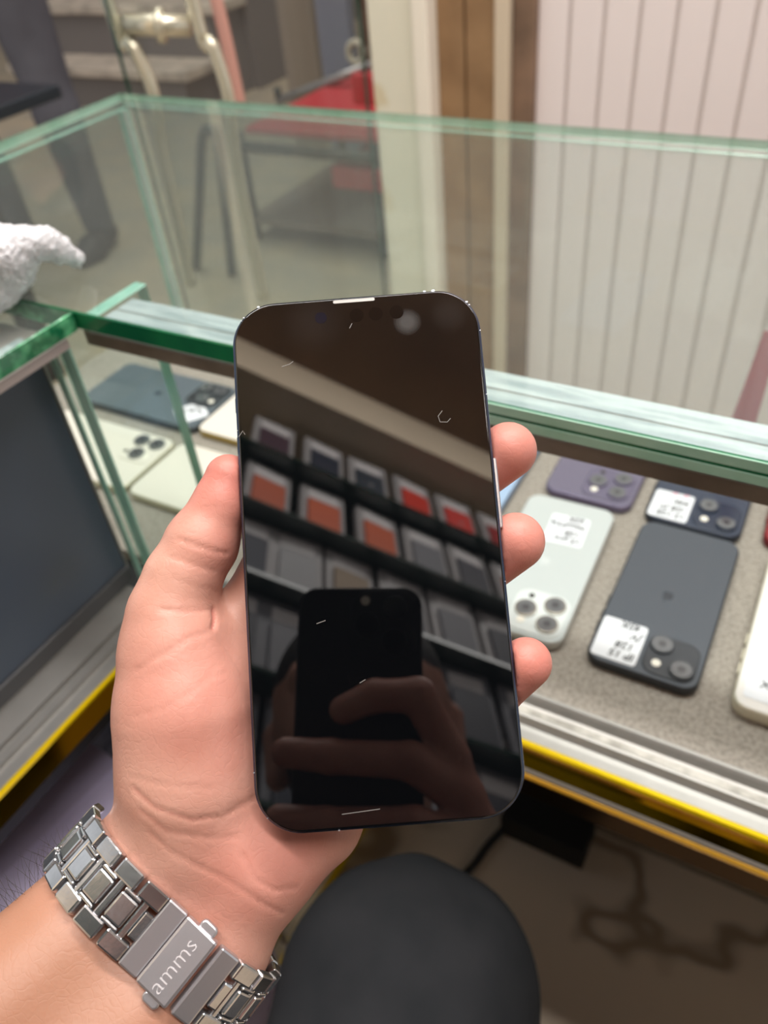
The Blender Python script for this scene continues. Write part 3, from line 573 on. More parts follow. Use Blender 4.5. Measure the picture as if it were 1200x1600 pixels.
# head, neck (metres)
HD = np.array([0.112, -0.238, 1.322]); FD = np.array([FW[0], FW[1], -0.25]); FD /= np.linalg.norm(FD); LD = np.cross([0, 0, 1.0], FD); LD /= np.linalg.norm(LD); UD = np.cross(FD, LD)
def hp_(f, l, u, r): q = HD + f * FD + l * LD + u * UD; return (*q, r)
SHL = np.array([-0.065, -0.345, 1.135]); SHR = np.array([0.275, -0.165, 1.135]); NK = np.array([0.115, -0.275, 1.20])
def head(P):
    d = chain(P, [hp_(-0.02, 0, 0.035, 0.078), hp_(0.015, 0, 0.03, 0.072), hp_(0.045, 0, -0.02, 0.052), hp_(0.055, 0, -0.075, 0.034)], 0.03)
    d = smin(d, chain(P, [hp_(-0.02, 0, -0.03, 0.055), (*NK, 0.058), (0.1, -0.27, 1.10, 0.075)], 0.03), 0.03)
    d = smin(d, chain(P, [hp_(0.094, 0, 0.022, 0.009), hp_(0.114, 0, -0.018, 0.012)], 0.01), 0.012)     # nose
    for s in (-1, 1):
        d = smin(d, chain(P, [hp_(-0.005, s * 0.078, 0.02, 0.014), hp_(-0.002, s * 0.078, -0.02, 0.011)], 0.01), 0.008)  # ears
        d = smin(d, chain(P, [hp_(0.088, s * 0.014, 0.036, 0.008), hp_(0.074, s * 0.046, 0.036, 0.008)], 0.005), 0.012)  # brows
        e = cap(P, hp_(0.090, s * 0.032, 0.020, 0)[:3], 0.011, hp_(0.090, s * 0.032, 0.0201, 0)[:3], 0.011); d = np.maximum(d, -e)  # eye sockets
        d = smin(d, cap(P, hp_(0.074, s * 0.032, 0.020, 0)[:3], 0.012, hp_(0.074, s * 0.032, 0.0201, 0)[:3], 0.012), 0.002)
        d = smin(d, chain(P, [hp_(0.090, 0, -0.044, 0.007), hp_(0.082, s * 0.022, -0.045, 0.004)], 0.004), 0.004)        # lips
    return d
Vh, Fh = nets(head, HD - [0.17, 0.17, 0.30], HD + [0.17, 0.17, 0.16], 0.004)
parts_body.append((Vh, Fh, np.zeros(len(Vh)), np.zeros(len(Vh))))
off = 0; AV = []; AF = []; AFl = []; AH = []
for v_, f_, fl_, hs_ in parts_body: AV.append(v_); AF.append(f_ + off); AFl.append(fl_); AH.append(hs_); off += len(v_)
AV = np.concatenate(AV); AF = np.concatenate(AF); AFl = np.concatenate(AFl).astype(np.float32); AH = np.concatenate(AH).astype(np.float32)
def skin_mat():
    m = mat('skin', S(226, 166, 144), 0.42, sss=(0.12, (1.0, 0.35, 0.2), 0.003), spec=0.35); nt = m.node_tree; p = nt.nodes['Principled BSDF']; L = nt.links.new
    def mixc(f, a, b):
        mx = nt.nodes.new('ShaderNodeMix'); mx.data_type = 'RGBA'
        for i, q in ((0, f), (6, a), (7, b)):
            if isinstance(q, tuple): mx.inputs[i].default_value = q
            else: L(q, mx.inputs[i])
        return mx.outputs[2]
    at = nt.nodes.new('ShaderNodeAttribute'); at.attribute_name = 'flush_crease'; at2 = nt.nodes.new('ShaderNodeAttribute'); at2.attribute_name = 'forearm'
    tc = nt.nodes.new('ShaderNodeTexCoord')
    n = nt.nodes.new('ShaderNodeTexNoise'); n.inputs['Scale'].default_value = 55; n.inputs['Detail'].default_value = 6; L(tc.outputs['Object'], n.inputs['Vector'])
    r = nt.nodes.new('ShaderNodeMapRange'); r.inputs['From Min'].default_value = 0.35; r.inputs['From Max'].default_value = 0.7; L(n.outputs['Fac'], r.inputs['Value'])
    c = mixc(r.outputs[0], S(208, 160, 142), S(192, 140, 122))
    c = mixc(at2.outputs['Fac'], c, S(170, 122, 98))
    c = mixc(at.outputs['Fac'], c, S(206, 118, 108))
    L(c, p.inputs['Base Color'])
    ve = nt.nodes.new('ShaderNodeTexVoronoi'); ve.feature = 'DISTANCE_TO_EDGE'; ve.inputs['Scale'].default_value = 330
    nv = nt.nodes.new('ShaderNodeTexNoise'); nv.inputs['Scale'].default_value = 90; L(tc.outputs['Object'], nv.inputs['Vector'])
    vm = nt.nodes.new('ShaderNodeVectorMath'); vm.operation = 'MULTIPLY_ADD'; vm.inputs[1].default_value = (0.012, 0.012, 0.012); L(nv.outputs['Color'], vm.inputs[0]); L(tc.outputs['Object'], vm.inputs[2]); L(vm.outputs[0], ve.inputs['Vector'])
    vr = nt.nodes.new('ShaderNodeMapRange'); vr.inputs['From Max'].default_value = 0.08; L(ve.outputs['Distance'], vr.inputs['Value'])
    vo = nt.nodes.new('ShaderNodeTexVoronoi'); vo.inputs['Scale'].default_value = 900; L(tc.outputs['Object'], vo.inputs['Vector'])
    n2 = nt.nodes.new('ShaderNodeTexNoise'); n2.inputs['Scale'].default_value = 320; n2.inputs['Detail'].default_value = 4; L(tc.outputs['Object'], n2.inputs['Vector'])
    ad = nt.nodes.new('ShaderNodeMath'); ad.operation = 'ADD'; L(vo.outputs['Distance'], ad.inputs[0]); L(n2.outputs['Fac'], ad.inputs[1])
    b = nt.nodes.new('ShaderNodeBump'); b.inputs['Strength'].default_value = 0.09; b.inputs['Distance'].default_value = 0.0004; ad2 = nt.nodes.new('ShaderNodeMath'); ad2.operation = 'ADD'; L(ad.outputs[0], ad2.inputs[0]); L(vr.outputs[0], ad2.inputs[1]); L(ad2.outputs[0], b.inputs['Height']); L(b.outputs['Normal'], p.inputs['Normal'])
    return m
M_skin = skin_mat()
pers = thing('person', 'seated person in dark trousers holding up the phone, arm wearing a steel watch', 'person', (0.02, -0.3, 0))
me = np_mesh('body', AV, AF)
for nm, arr in (('flush_crease', AFl), ('forearm', AH)):
    a_ = me.attributes.new(nm, 'FLOAT', 'POINT'); a_.data.foreach_set('value', arr)
link('body', me, M_skin, pers, True)
def hairf(P): return np.maximum(chain(P, [hp_(-0.03, 0, 0.04, 0.086), hp_(0.012, 0, 0.045, 0.079)], 0.02), -(cap(P, hp_(0.12, 0, -0.02, 0)[:3], 0.085, hp_(0.1, 0, -0.12, 0)[:3], 0.1)))
Vx, Fx = nets(hairf, HD - [0.16, 0.16, 0.14], HD + [0.16, 0.16, 0.18], 0.005); link('hair', np_mesh('hair', Vx, Fx), mat('black_hair', S(18, 16, 15), 0.6, bump=(300, 0.6, 0.003)), pers, True)
def shade_beardf(P): return np.maximum(chain(P, [hp_(0.0, 0, -0.005, 0.0735), hp_(0.045, 0, -0.03, 0.0545), hp_(0.052, 0, -0.078, 0.037)], 0.02), np.minimum(P @ UD - (HD @ UD) + 0.012, (P - HD) @ FD - 0.050 + 10 * np.maximum(0, P @ UD - HD @ UD - 0.03)))
Vx, Fx = nets(shade_beardf, HD - [0.14, 0.14, 0.16], HD + [0.14, 0.14, 0.06], 0.004); link('shade_beard', np_mesh('shade_beard', Vx, Fx), bpy.data.materials['black_hair'], pers, True)  # added beard standing in for backlit shade on the mirrored face
EL_L = cam2world([ELB])[0]; EL_R = cam2world([(150, -330, -60)])[0]
def shirtf(P):
    mid = np.array([0.06, -0.31, 0.86]); hipc = np.array([0.02, -0.33, 0.60])
    d = smin(chain(P, [(*(hipc + LD * 0.07), 0.105), (*(mid + LD * 0.07), 0.10), (*(NK + LD * 0.07 - [0, 0, 0.13]), 0.095)], 0.05), chain(P, [(*(hipc - LD * 0.07), 0.105), (*(mid - LD * 0.07), 0.10), (*(NK - LD * 0.07 - [0, 0, 0.13]), 0.095)], 0.05), 0.06)
    d = smin(d, chain(P, [(*SHL, 0.062), (*(NK - [0, 0, 0.06]), 0.062), (*SHR, 0.062)], 0.03), 0.05)
    d = smin(d, chain(P, [(*SHL, 0.064), (*(SHL + (EL_L - SHL) * 0.8), 0.052)], 0.03), 0.03)
    return smin(d, chain(P, [(*SHR, 0.064), (*(SHR + (EL_R - SHR) * 0.8), 0.052)], 0.03), 0.03)
Vx, Fx = nets(shirtf, (-0.30, -0.52, 0.42), (0.50, 0.02, 1.30), 0.008); link('shirt', np_mesh('shirt', Vx, Fx), mat('black_shirt', S(22, 22, 25), 0.85, bump=(400, 0.3, 0.001)), pers, True)
KN = np.array([-0.120, 0.148, 0.562]); KN2 = np.array([0.24, 0.06, 0.548])
def trouf(P):
    d = smin(chain(P, [(*KN, 0.083), (-0.074, -0.05, 0.555, 0.082), (-0.03, -0.28, 0.55, 0.098)], 0.04), chain(P, [(*KN2, 0.077), (0.16, -0.1, 0.55, 0.085), (0.10, -0.30, 0.55, 0.1)], 0.04), 0.05)
    d = smin(d, chain(P, [(*KN, 0.075), (KN[0] - 0.01, KN[1] - 0.005, 0.40, 0.066), (KN[0] - 0.02, KN[1] - 0.03, 0.10, 0.055)], 0.03), 0.03)
    return smin(d, chain(P, [(*KN2, 0.075), (KN2[0], KN2[1] - 0.005, 0.40, 0.066), (KN2[0], KN2[1] - 0.03, 0.10, 0.055)], 0.03), 0.03)
Vx, Fx = nets(trouf, (-0.28, -0.47, 0.03), (0.38, 0.26, 0.72), 0.006)
Nx = vnormals(Vx, Fx)
fold = 0.0016 * np.sin(Vx[:, 0] * 90 + 1.4 * np.sin(Vx[:, 1] * 26)) * np.sin(Vx[:, 1] * 34 + Vx[:, 0] * 20)
link('trousers', np_mesh('trousers', Vx + Nx * fold[:, None], Fx), mat('dark_grey_trousers', S(47, 48, 51), 0.9, noise=(30, S(40, 42, 45), 0.35, 0.7), bump=(700, 0.25, 0.0006), spec=0.15), pers, True)
for K in (KN, KN2): 
    def shoe(P, K=K): return np.maximum(chain(P, [(K[0] - 0.015, K[1] - 0.05, 0.05, 0.045), (K[0] - 0.02, K[1] + 0.06, 0.035, 0.042), (K[0] - 0.02, K[1] + 0.12, 0.028, 0.030)], 0.03), 0.002 - P[:, 2])
    Vx, Fx = nets(shoe, (K[0] - 0.10, K[1] - 0.13, -0.03), (K[0] + 0.08, K[1] + 0.19, 0.13), 0.005); link('shoe', np_mesh('shoe', Vx, Fx), M_black, pers, True)
# fine dark hairs along the forearm
cu = []; rngh = random.Random(3); bmh = bmesh.new()
EL2 = np.array([e for e in CW])
for i in range(150):
    s = rngh.uniform(2, 60); a = rngh.uniform(math.radians(120), math.radians(215))
    base = WC + FA * s + CW * (-13 - 0.03 * s) + (CW * math.cos(a) - NW * math.sin(a) * -1) * (19.3 + 0.043 * s)
    nrm = CW * math.cos(a) + NW * math.sin(a); dirv = nrm * 0.6 - FA * rngh.uniform(-0.4, 0.9) + CW * rngh.uniform(-0.2, 0.2) + np.array([0, 0.2, 0]); dirv /= np.linalg.norm(dirv)
    Ln = rngh.uniform(6, 13); tip = base + dirv * Ln; midp = base + dirv * Ln * 0.5 + nrm * 0.8
    sd = np.cross(dirv, nrm); sd = sd / (np.linalg.norm(sd) + 1e-9) * 0.06; sd2 = np.cross(dirv, sd); sd2 = sd2 / (np.linalg.norm(sd2) + 1e-9) * 0.06
    W = cam2world([base - nrm * 0.6 + sd, base - nrm * 0.6 - sd, base - nrm * 0.6 + sd2, midp + sd, midp - sd, midp + sd2, tip])
    vv = [bmh.verts.new(q) for q in W]
    for f in ((0, 1, 4, 3), (1, 2, 5, 4), (2, 0, 3, 5), (3, 4, 6), (4, 5, 6), (5, 3, 6)): bmh.faces.new([vv[j] for j in f])
bmobj('arm_hair', bmh, mat('arm_hair_dark', S(40, 30, 26), 0.6), pers, True)['kind'] = 'stuff'

# phone taking the picture, its back seen only as a reflection
cp = thing('camera_phone', 'black phone seen mirrored in the dark screen, taking the picture', 'phone')
O_ = CAM - FW * 0.0105
cp.matrix_world = Matrix(((-RT[0], UP[0], FW[0], O_[0]), (-RT[1], UP[1], FW[1], O_[1]), (-RT[2], UP[2], FW[2], O_[2]), (0, 0, 0, 1)))
M_cpb = mat('camera_phone_black', S(10, 11, 14), 0.4)
part('body', rslab(0.068, 0.1467, 0.0105, 0, 0.0075, 0.0015, 8, 0.019, -0.0435), M_cpb, cp, True)
part('camera_plateau', rslab(0.036, 0.037, 0.0095, 0.0074, 0.0085, 0.0006, 8, 0.006, 0.009), M_cpb, cp, True)
for q in ((0.0, 0.0), (0.0, 0.018), (0.015, 0.009)): part('lens', disc(0.0068, 0.0085, 0.0098, q[0], q[1], 24, 0.0004), M_lens, cp, True)
part('flash', disc(0.0025, 0.0085, 0.0090, 0.016, 0.022, 16), M_flash, cp)

# ------------------------------------------------------------------ wristwatch: steel bracelet of linked pieces
M_steel = mat('polished_steel', S(232, 232, 234), 0.16, 0.95, noise=(80, S(196, 196, 198), 0.4, 0.7), bump=(160, 0.12, 0.0006))
M_steelb = mat('brushed_steel', S(206, 204, 208), 0.3, 0.85, bump=(200, 0.1, 0.0004))
wt = thing('wristwatch', 'steel link bracelet watch with an engraved clasp worn on the wrist', 'watch')
BC = WC.copy(); AXB = AX * 0.5 - FA * 0.5; AXB /= np.linalg.norm(AXB)
CB = CW - AXB * (CW @ AXB); CB /= np.linalg.norm(CB); NB = np.cross(CB, AXB); NB = NB if NB[2] > 0 else -NB
NTH_ = 240; th = np.arange(NTH_) * 2 * math.pi / NTH_                      # angle from the side facing us, towards the thumb-far side
DIRS = np.cos(th)[:, None] * -NB + np.sin(th)[:, None] * CB; rad = np.zeros(NTH_)
for t_ in (-8.5, 0.0, 8.5):
    r_ = np.full(NTH_, 55.0)
    for _ in range(60): r_ -= hand_l((BC + AXB * t_ + DIRS * r_[:, None]).astype(np.float32)) * 0.7
    rad = np.maximum(rad, r_)
for _ in range(8): rad = np.maximum(rad, (np.roll(rad, 1) + np.roll(rad, -1) + rad) / 3)
rad += 0.4
BP = BC + DIRS * rad[:, None]; BS = np.concatenate([[0], np.cumsum(np.linalg.norm(np.roll(BP, -1, 0) - BP, axis=1))]); PER = BS[-1]; BPc = np.concatenate([BP, BP[:1]])
def bpos(s): s = s % PER; return np.array([np.interp(s, BS, BPc[:, k]) for k in range(3)])
def band(s):
    p = (bpos(s - 3.6) + bpos(s + 3.6)) / 2 * 0.5 + bpos(s) * 0.5; t = bpos(s + 3.6) - bpos(s - 3.6); t /= np.linalg.norm(t); n = np.cross(t, AXB); n /= np.linalg.norm(n)
    if n @ (p - BC) < 0: n = -n
    return p, t, n
def wframe(s):
    p, t, n = band(s); y = np.cross(n, t); M = np.eye(4)
    P_ = cam2world([p])[0]
    def wv(v): return v[0] * RT + v[1] * UP + v[2] * FW
    X, Z = wv(t), wv(n); Y = np.cross(Z, X); M[:3, 0] = X; M[:3, 1] = Y; M[:3, 2] = Z; M[:3, 3] = P_
    return Matrix(M.tolist())
mmv = lambda vf: ([tuple(c * 0.001 for c in v) for v in vf[0]], vf[1])
PIT = 7.9
bm = bmesh.new()
for sy in (-1, 1): add_box(bm, (-0.0037, sy * 0.0072 - 0.0024, 0.0), (0.0037, sy * 0.0072 + 0.0024, 0.0030), 0.0006, 2)
add_box(bm, (-0.0010, -0.0062, 0.0001), (0.0010, 0.0062, 0.0024), 0.0005, 2)
me_outer = bpy.data.meshes.new('outer_link'); bm.to_mesh(me_outer); bm.free(); me_outer.materials.append(M_steel)
bm = bmesh.new(); add_box(bm, (-0.0028, -0.0036, 0.0), (0.0028, 0.0036, 0.0030), 0.0006, 2)
me_cen = bpy.data.meshes.new('centre_link'); bm.to_mesh(me_cen); bm.free(); me_cen.materials.append(M_steel)
bm = bmesh.new(); add_box(bm, (-0.0027, -0.00052, 0.0), (0.0027, 0.00052, 0.0030), 0.0004, 2)
me_bar = bpy.data.meshes.new('end_bar'); bm.to_mesh(me_bar); bm.free(); me_bar.materials.append(M_steel)
def put(name, me, s, y=0.0, z=0.0):
    o = bpy.data.objects.new(name, me); COL.objects.link(o); o.parent = wt; o.matrix_local = wframe(s) @ Matrix.Translation((0, y, z)); return o
S0 = 10.3                                           # clasp centre along the bracelet
for side_ in (-1, 1):
    s = S0 + side_ * (15.9)
    o = put('centre_link', me_cen, S0 + side_ * 13.5); o.scale = (0.5, 1, 1)
    while (s - S0) * side_ < 62:
        put('outer_link', me_outer, s)
        put('centre_link', me_cen, s + side_ * PIT / 2)
        for sy in (-1, 1): put('end_bar', me_bar, s + side_ * PIT / 2, sy * 0.0043)
        s += side_ * PIT
bm = bmesh.new(); add_box(bm, (-0.0052, -0.0096, 0.0), (0.0052, 0.0096, 0.0036), 0.0007, 2); cl = bmobj('clasp_plate', bm, M_steelb, wt); cl.matrix_local = wframe(S0)
tx = text('engraving', 'amms', 0.0058, (0.0018, -0.0084, 0.00363), PI / 2, mat('engraving_pale', S(206, 200, 202), 0.5, 0.3), cl, 0, 0.00005, -0.00008, 1.08)
for sg in (-1, 1):
    bm = bmesh.new(); add_box(bm, (-0.0031, -0.0096, 0.0), (0.0031, 0.0096, 0.0031), 0.0006, 2); o = bmobj('clasp_end', bm, M_steelb, wt); o.matrix_local = wframe(S0 + sg * 8.8)
    o = part('push_button', rslab(0.0052, 0.0030, 0.0014, 0.0, 0.0022, 0.0006, 6), M_steelb, wt, True); o.matrix_local = wframe(S0) @ Matrix.Translation((0.0010, sg * 0.0104, 0.0006))
o = part('watch_case', disc(0.019, 0.0, 0.009, 0, 0, 40, 0.002), M_steel, wt, True); o.matrix_local = wframe(PER / 2)
d_ = part('dial', disc(0.016, 0.009, 0.0094, 0, 0, 40), M_black, o)

# ------------------------------------------------------------------ white towel on the glass
def towel(P):
    Z0 = ZS
    c = lambda x, y, z, r: (x, y, Z0 + z, r)
    A = [at_z(x_, y_, Z0)[:2] for x_, y_ in ((-60, 470), (10, 470), (30, 470))]
    q = lambda px, py, z: at_z(px, py, Z0 + z)
    d = chain(P, [(*q(-90, 400, 0.030), 0.016), (*q(0, 398, 0.030), 0.0150), (*q(38, 384, 0.032), 0.009), (*q(70, 380, 0.030), 0.0065), (*q(92, 392, 0.022), 0.006), (*q(117, 404, 0.012), 0.0042)], 0.006)
    d = smin(d, chain(P, [(*q(-120, 480, 0.012), 0.0150), (*q(-60, 470, 0.012), 0.0140), (*q(-5, 445, 0.012), 0.0120), (*q(22, 425, 0.014), 0.009), (*q(40, 400, 0.022), 0.006)], 0.008), 0.012)
    d = smin(d, chain(P, [(*q(-120, 440, 0.010), 0.014), (*q(-30, 430, 0.02), 0.016)], 0.01), 0.01)
    n = np.sin(P[:, 0] * 620) * np.sin(P[:, 1] * 590 + 1) * np.sin(P[:, 2] * 640 + 2) * 0.0006 + np.sin(P[:, 0] * 170 + P[:, 2] * 90) * np.sin(P[:, 1] * 140) * 0.0012
    return np.maximum(d + n, ZS + 0.0004 - P[:, 2])
tl = at_z(-40, 440, ZS)
rngt = np.random.RandomState(5)
Vx, Fx = nets(towel, (tl[0] - 0.14, tl[1] - 0.13, ZS - 0.012), (tl[0] + 0.16, tl[1] + 0.15, ZS + 0.075), 0.001)
Nx = vnormals(Vx, Fx); bumpy = rngt.rand(len(Vx)) ** 3 * 0.0018 * (Vx[:, 2] > ZS + 0.0015)
tw = link('towel', np_mesh('towel', Vx + Nx * bumpy[:, None], Fx), mat('white_terry', S(238, 236, 238), 0.95, bump=(900, 0.9, 0.002), sss=(0.15, (1, 1, 1), 0.004), spec=0.1))
tag(tw, 'crumpled white terry towel lying on the corner of the glass counter', 'towel')

# ------------------------------------------------------------------ below the counters
ba_ = [at_z(px, py, 0.05) for px, py in ((805, 1248), (932, 1290), (916, 1336), (828, 1312))]
bx_ = box('cardboard_box', (-0.215, 0.545, 0.0), (-0.09, 0.605, 0.05), mat('black_box', S(10, 10, 11), 0.7), bev=0.003); tag(bx_, 'flat black box on the marble floor under the open case', 'box')
cb = tube('cable', [at_z(720, 1372, 0.006), at_z(742, 1350, 0.006), at_z(762, 1322, 0.006), at_z(792, 1292, 0.006), at_z(815, 1285, 0.006)], 0.006, M_black); tag(cb, 'black cable running across the floor to the black box', 'cable')
m_lil = mat('lilac_wrap', S(214, 204, 234), 0.35, noise=(7, S(196, 186, 220), 0.4, 0.7), bump=(18, 0.25, 0.01))
lb = thing('carton', 'lilac paper-wrapped carton standing under the closed case', 'box', (-0.50, 0.02, 0.085))
bm = bmesh.new(); add_box(bm, (-0.075, -0.30, 0.0), (0.205, 0.175, 0.510), 0.006, 2); bmesh.ops.rotate(bm, verts=bm.verts, cent=(0, 0, 0), matrix=Matrix.Rotation(-0.12, 3, 'Z')); bmobj('wrapped_body', bm, m_lil, lb)
bm = bmesh.new(); add_box(bm, (0.040, -0.30, 0.5095), (0.080, 0.175, 0.5105)); bmesh.ops.rotate(bm, verts=bm.verts, cent=(0, 0, 0), matrix=Matrix.Rotation(-0.12, 3, 'Z')); bmobj('tape_seam', bm, mat('lilac_tape', S(190, 180, 210), 0.2), lb)
b1 = box('carton', (-0.52, 0.272, 0.085), (-0.415, 0.37, 0.60), mat('blue_box', S(14, 32, 72), 0.5, noise=(9, S(10, 60, 66), 0.5, 0.6)), bev=0.004); tag(b1, 'dark blue carton behind the lilac carton', 'box')
b2 = box('packet', (-0.64, 0.22, 0.085), (-0.535, 0.33, 0.55), mat('pale_packet', S(150, 152, 172), 0.6, noise=(30, S(70, 74, 92), 0.5, 0.62)), bev=0.01); tag(b2, 'pale patterned packet between the blue carton and the case back', 'packet')
mt = box('floor_mat', (-0.392, -0.2, 0.0), (-0.10, 0.30, 0.012), mat('maroon_mat', S(58, 26, 26), 0.9, bump=(200, 0.5, 0.003)), bev=0.004); tag(mt, 'dark maroon mat on the floor beside the knee', 'mat')
st_ = thing('stool', 'dark round stool under the seated person', 'stool', (0.03, -0.32, 0))
part('seat', disc(0.17, 0.40, 0.448, 0, 0, 40, 0.012), M_black, st_, True)
for k in range(4):
    a = PI / 4 + k * PI / 2; tube('leg', [(0.12 * math.cos(a), 0.12 * math.sin(a), 0.41), (0.15 * math.cos(a), 0.15 * math.sin(a), 0.0)], 0.012, M_golddk, st_, False)

# ------------------------------------------------------------------ glass door with a pull handle
dr = thing('door_1', None, None, (-1.05, 1.05, 0)); dr['kind'] = 'structure'
E0 = at_z(189, 143, 0.844); 
p0 = at_y(163, 0, 1.02); hx, hy = -0.935, 1.56
dxy = np.array([hx - p0[0], hy - p0[1]]); dL = np.linalg.norm(dxy); dxy /= dL; nxy = np.array([-dxy[1], dxy[0]])
def dpt(s, o_, z): return (p0[0] + dxy[0] * s + nxy[0] * o_, p0[1] + dxy[1] * s + nxy[1] * o_, z)
bm = bmesh.new(); add_box(bm, (0, -0.005, 0.01), (dL, 0.005, 2.2), 0.0008, 1); bm.normal_update()
for f in bm.faces: f.material_index = 0 if abs(f.normal.y) > 0.9 else 1
bmesh.ops.transform(bm, matrix=Matrix.Translation((p0[0], p0[1], 0)) @ Matrix.Rotation(math.atan2(dxy[1], dxy[0]), 4, 'Z'), verts=bm.verts)
bmobj('door_pane', bm, [M_clear, M_edgedk], dr, True)
hn = bpy.data.objects.new('pull_handle', None); COL.objects.link(hn); hn.parent = dr
yl, yr = 1.05, 1.10
rp = [(300, 0), (331, 70), (356, 148), (366, 230), (386, 340), (412, 465)]; lp = [(168, 0), (206, 70), (238, 140), (252, 230), (272, 320), (298, 445)]
for nm, ps, yy in (('handle_bar', rp, yr), ('handle_bar', lp, yl)):
    W = [at_y(px, py, yy) for px, py in ps]; top = W[0] + (W[0] - W[-1]) * np.array([0.6, 0.6, 1.2]); W = [top] + W
    tube(nm, W, 0.0105, M_chrome, hn)
a_, b_ = at_y(196, 38, yl), at_y(297, 40, yr); tube('standoff', [a_, b_], 0.016, M_chrome, hn, smooth_n=1, seg=16)
cc = a_ + (b_ - a_) * 0.55; ax = (b_ - a_) / np.linalg.norm(b_ - a_); tube('collar', [cc - ax * 0.006, cc + ax * 0.006], 0.025, M_chrome, hn, smooth_n=1, seg=20)
pst = tube('door_post', [at_y(318, -40, 1.30), at_y(338, 0, 1.30), at_y(372, 148, 1.30), at_y(374, 170, 1.30)], 0.012, mat('pink_tape', S(224, 158, 146), 0.5), dr)

# ------------------------------------------------------------------ street scene behind
M_gtr = mat('grey_trousers', S(98, 97, 106), 0.85, noise=(8, S(86, 84, 92), 0.35, 0.7))
f1 = at_z(172, 388, 0.0); f2 = np.array([f1[0] - 0.30, f1[1] - 0.12, 0.0])
pw = thing('person', 'passer-by in grey trousers standing beyond the glass counter', 'person', (f1[0] - 0.12, f1[1], 0))
def legs(P):
    d = None
    for f, kx in ((f1, 0.02), (f2, 0.0)):
        c = chain(P, [(f[0] - 0.02, f[1], 0.10, 0.055), (f[0] - 0.03 + kx, f[1] - 0.03, 0.48, 0.075), (f1[0] - 0.15 + (0.09 if f is f1 else -0.09), f1[1] - 0.02, 0.90, 0.105)], 0.03); d = c if d is None else smin(d, c, 0.03)
    return d
lo_, hi_ = np.minimum(f1, f2), np.maximum(f1, f2)
Vx, Fx = nets(legs, (lo_[0] - 0.18, lo_[1] - 0.2, 0.0), (hi_[0] + 0.2, hi_[1] + 0.2, 1.04), 0.012); link('trousers', np_mesh('trousers', Vx, Fx), M_gtr, pw, True)
for f in (f1, f2):
    def shoe2(P, f=f): return np.maximum(chain(P, [(f[0] - 0.03, f[1] + 0.03, 0.05, 0.045), (f[0] + 0.02, f[1] - 0.10, 0.04, 0.045), (f[0] + 0.03, f[1] - 0.16, 0.03, 0.032)], 0.03), 0.002 - P[:, 2])
    Vx, Fx = nets(shoe2, (f[0] - 0.12, f[1] - 0.25, -0.04), (f[0] + 0.12, f[1] + 0.12, 0.13), 0.008); link('shoe', np_mesh('shoe', Vx, Fx), mat('dark_shoe', S(66, 58, 60), 0.6), pw, True)
pc = np.array([f1[0] - 0.15, f1[1] - 0.03, 0.0])
def pbody(P):
    d = chain(P, [(pc[0], pc[1], 1.40, 0.05), (pc[0], pc[1] - 0.01, 1.50, 0.055), (pc[0], pc[1] - 0.03, 1.60, 0.085), (pc[0], pc[1] - 0.01, 1.66, 0.088)], 0.03)
    for s in (-1, 1): d = smin(d, chain(P, [(pc[0] + s * 0.2, pc[1], 1.36, 0.05), (pc[0] + s * 0.27, pc[1] + 0.02, 1.08, 0.042), (pc[0] + s * 0.16, pc[1] - 0.20, 1.08, 0.032), (pc[0] + s * 0.05, pc[1] - 0.24, 1.10, 0.028)], 0.02), 0.02)
    return smin(d, chain(P, [(pc[0] - 0.2, pc[1], 1.36, 0.05), (pc[0], pc[1], 1.40, 0.06), (pc[0] + 0.2, pc[1], 1.36, 0.05)], 0.02), 0.02)
Vx, Fx = nets(pbody, (pc[0] - 0.36, pc[1] - 0.24, 0.66), (pc[0] + 0.36, pc[1] + 0.18, 1.80), 0.012); me = np_mesh('body', Vx, Fx); link('body', me, mat('skin_far', S(128, 92, 76), 0.5), pw, True)
def pshirt(P):
    d = chain(P, [(pc[0], pc[1], 0.86, 0.145), (pc[0], pc[1], 1.15, 0.14), (pc[0], pc[1], 1.30, 0.125)], 0.05)
    for s in (-1, 1): d = smin(d, chain(P, [(pc[0] + s * 0.17, pc[1], 1.37, 0.065), (pc[0] + s * 0.25, pc[1] + 0.02, 1.12, 0.056)], 0.02), 0.04)
    return d
Vx, Fx = nets(pshirt, (pc[0] - 0.36, pc[1] - 0.2, 0.66), (pc[0] + 0.36, pc[1] + 0.2, 1.5), 0.014); link('shirt', np_mesh('shirt', Vx, Fx), mat('maroon_shirt', S(104, 74, 78), 0.85), pw, True)
def phair(P): return np.maximum(chain(P, [(pc[0], pc[1] + 0.01, 1.58, 0.092), (pc[0], pc[1] + 0.0, 1.67, 0.098)], 0.03), -(P[:, 1] - (pc[1] - 0.085)))
Vx, Fx = nets(phair, (pc[0] - 0.14, pc[1] - 0.16, 1.44), (pc[0] + 0.14, pc[1] + 0.16, 1.84), 0.01); link('hair', np_mesh('hair', Vx, Fx), bpy.data.materials['black_hair'], pw, True)

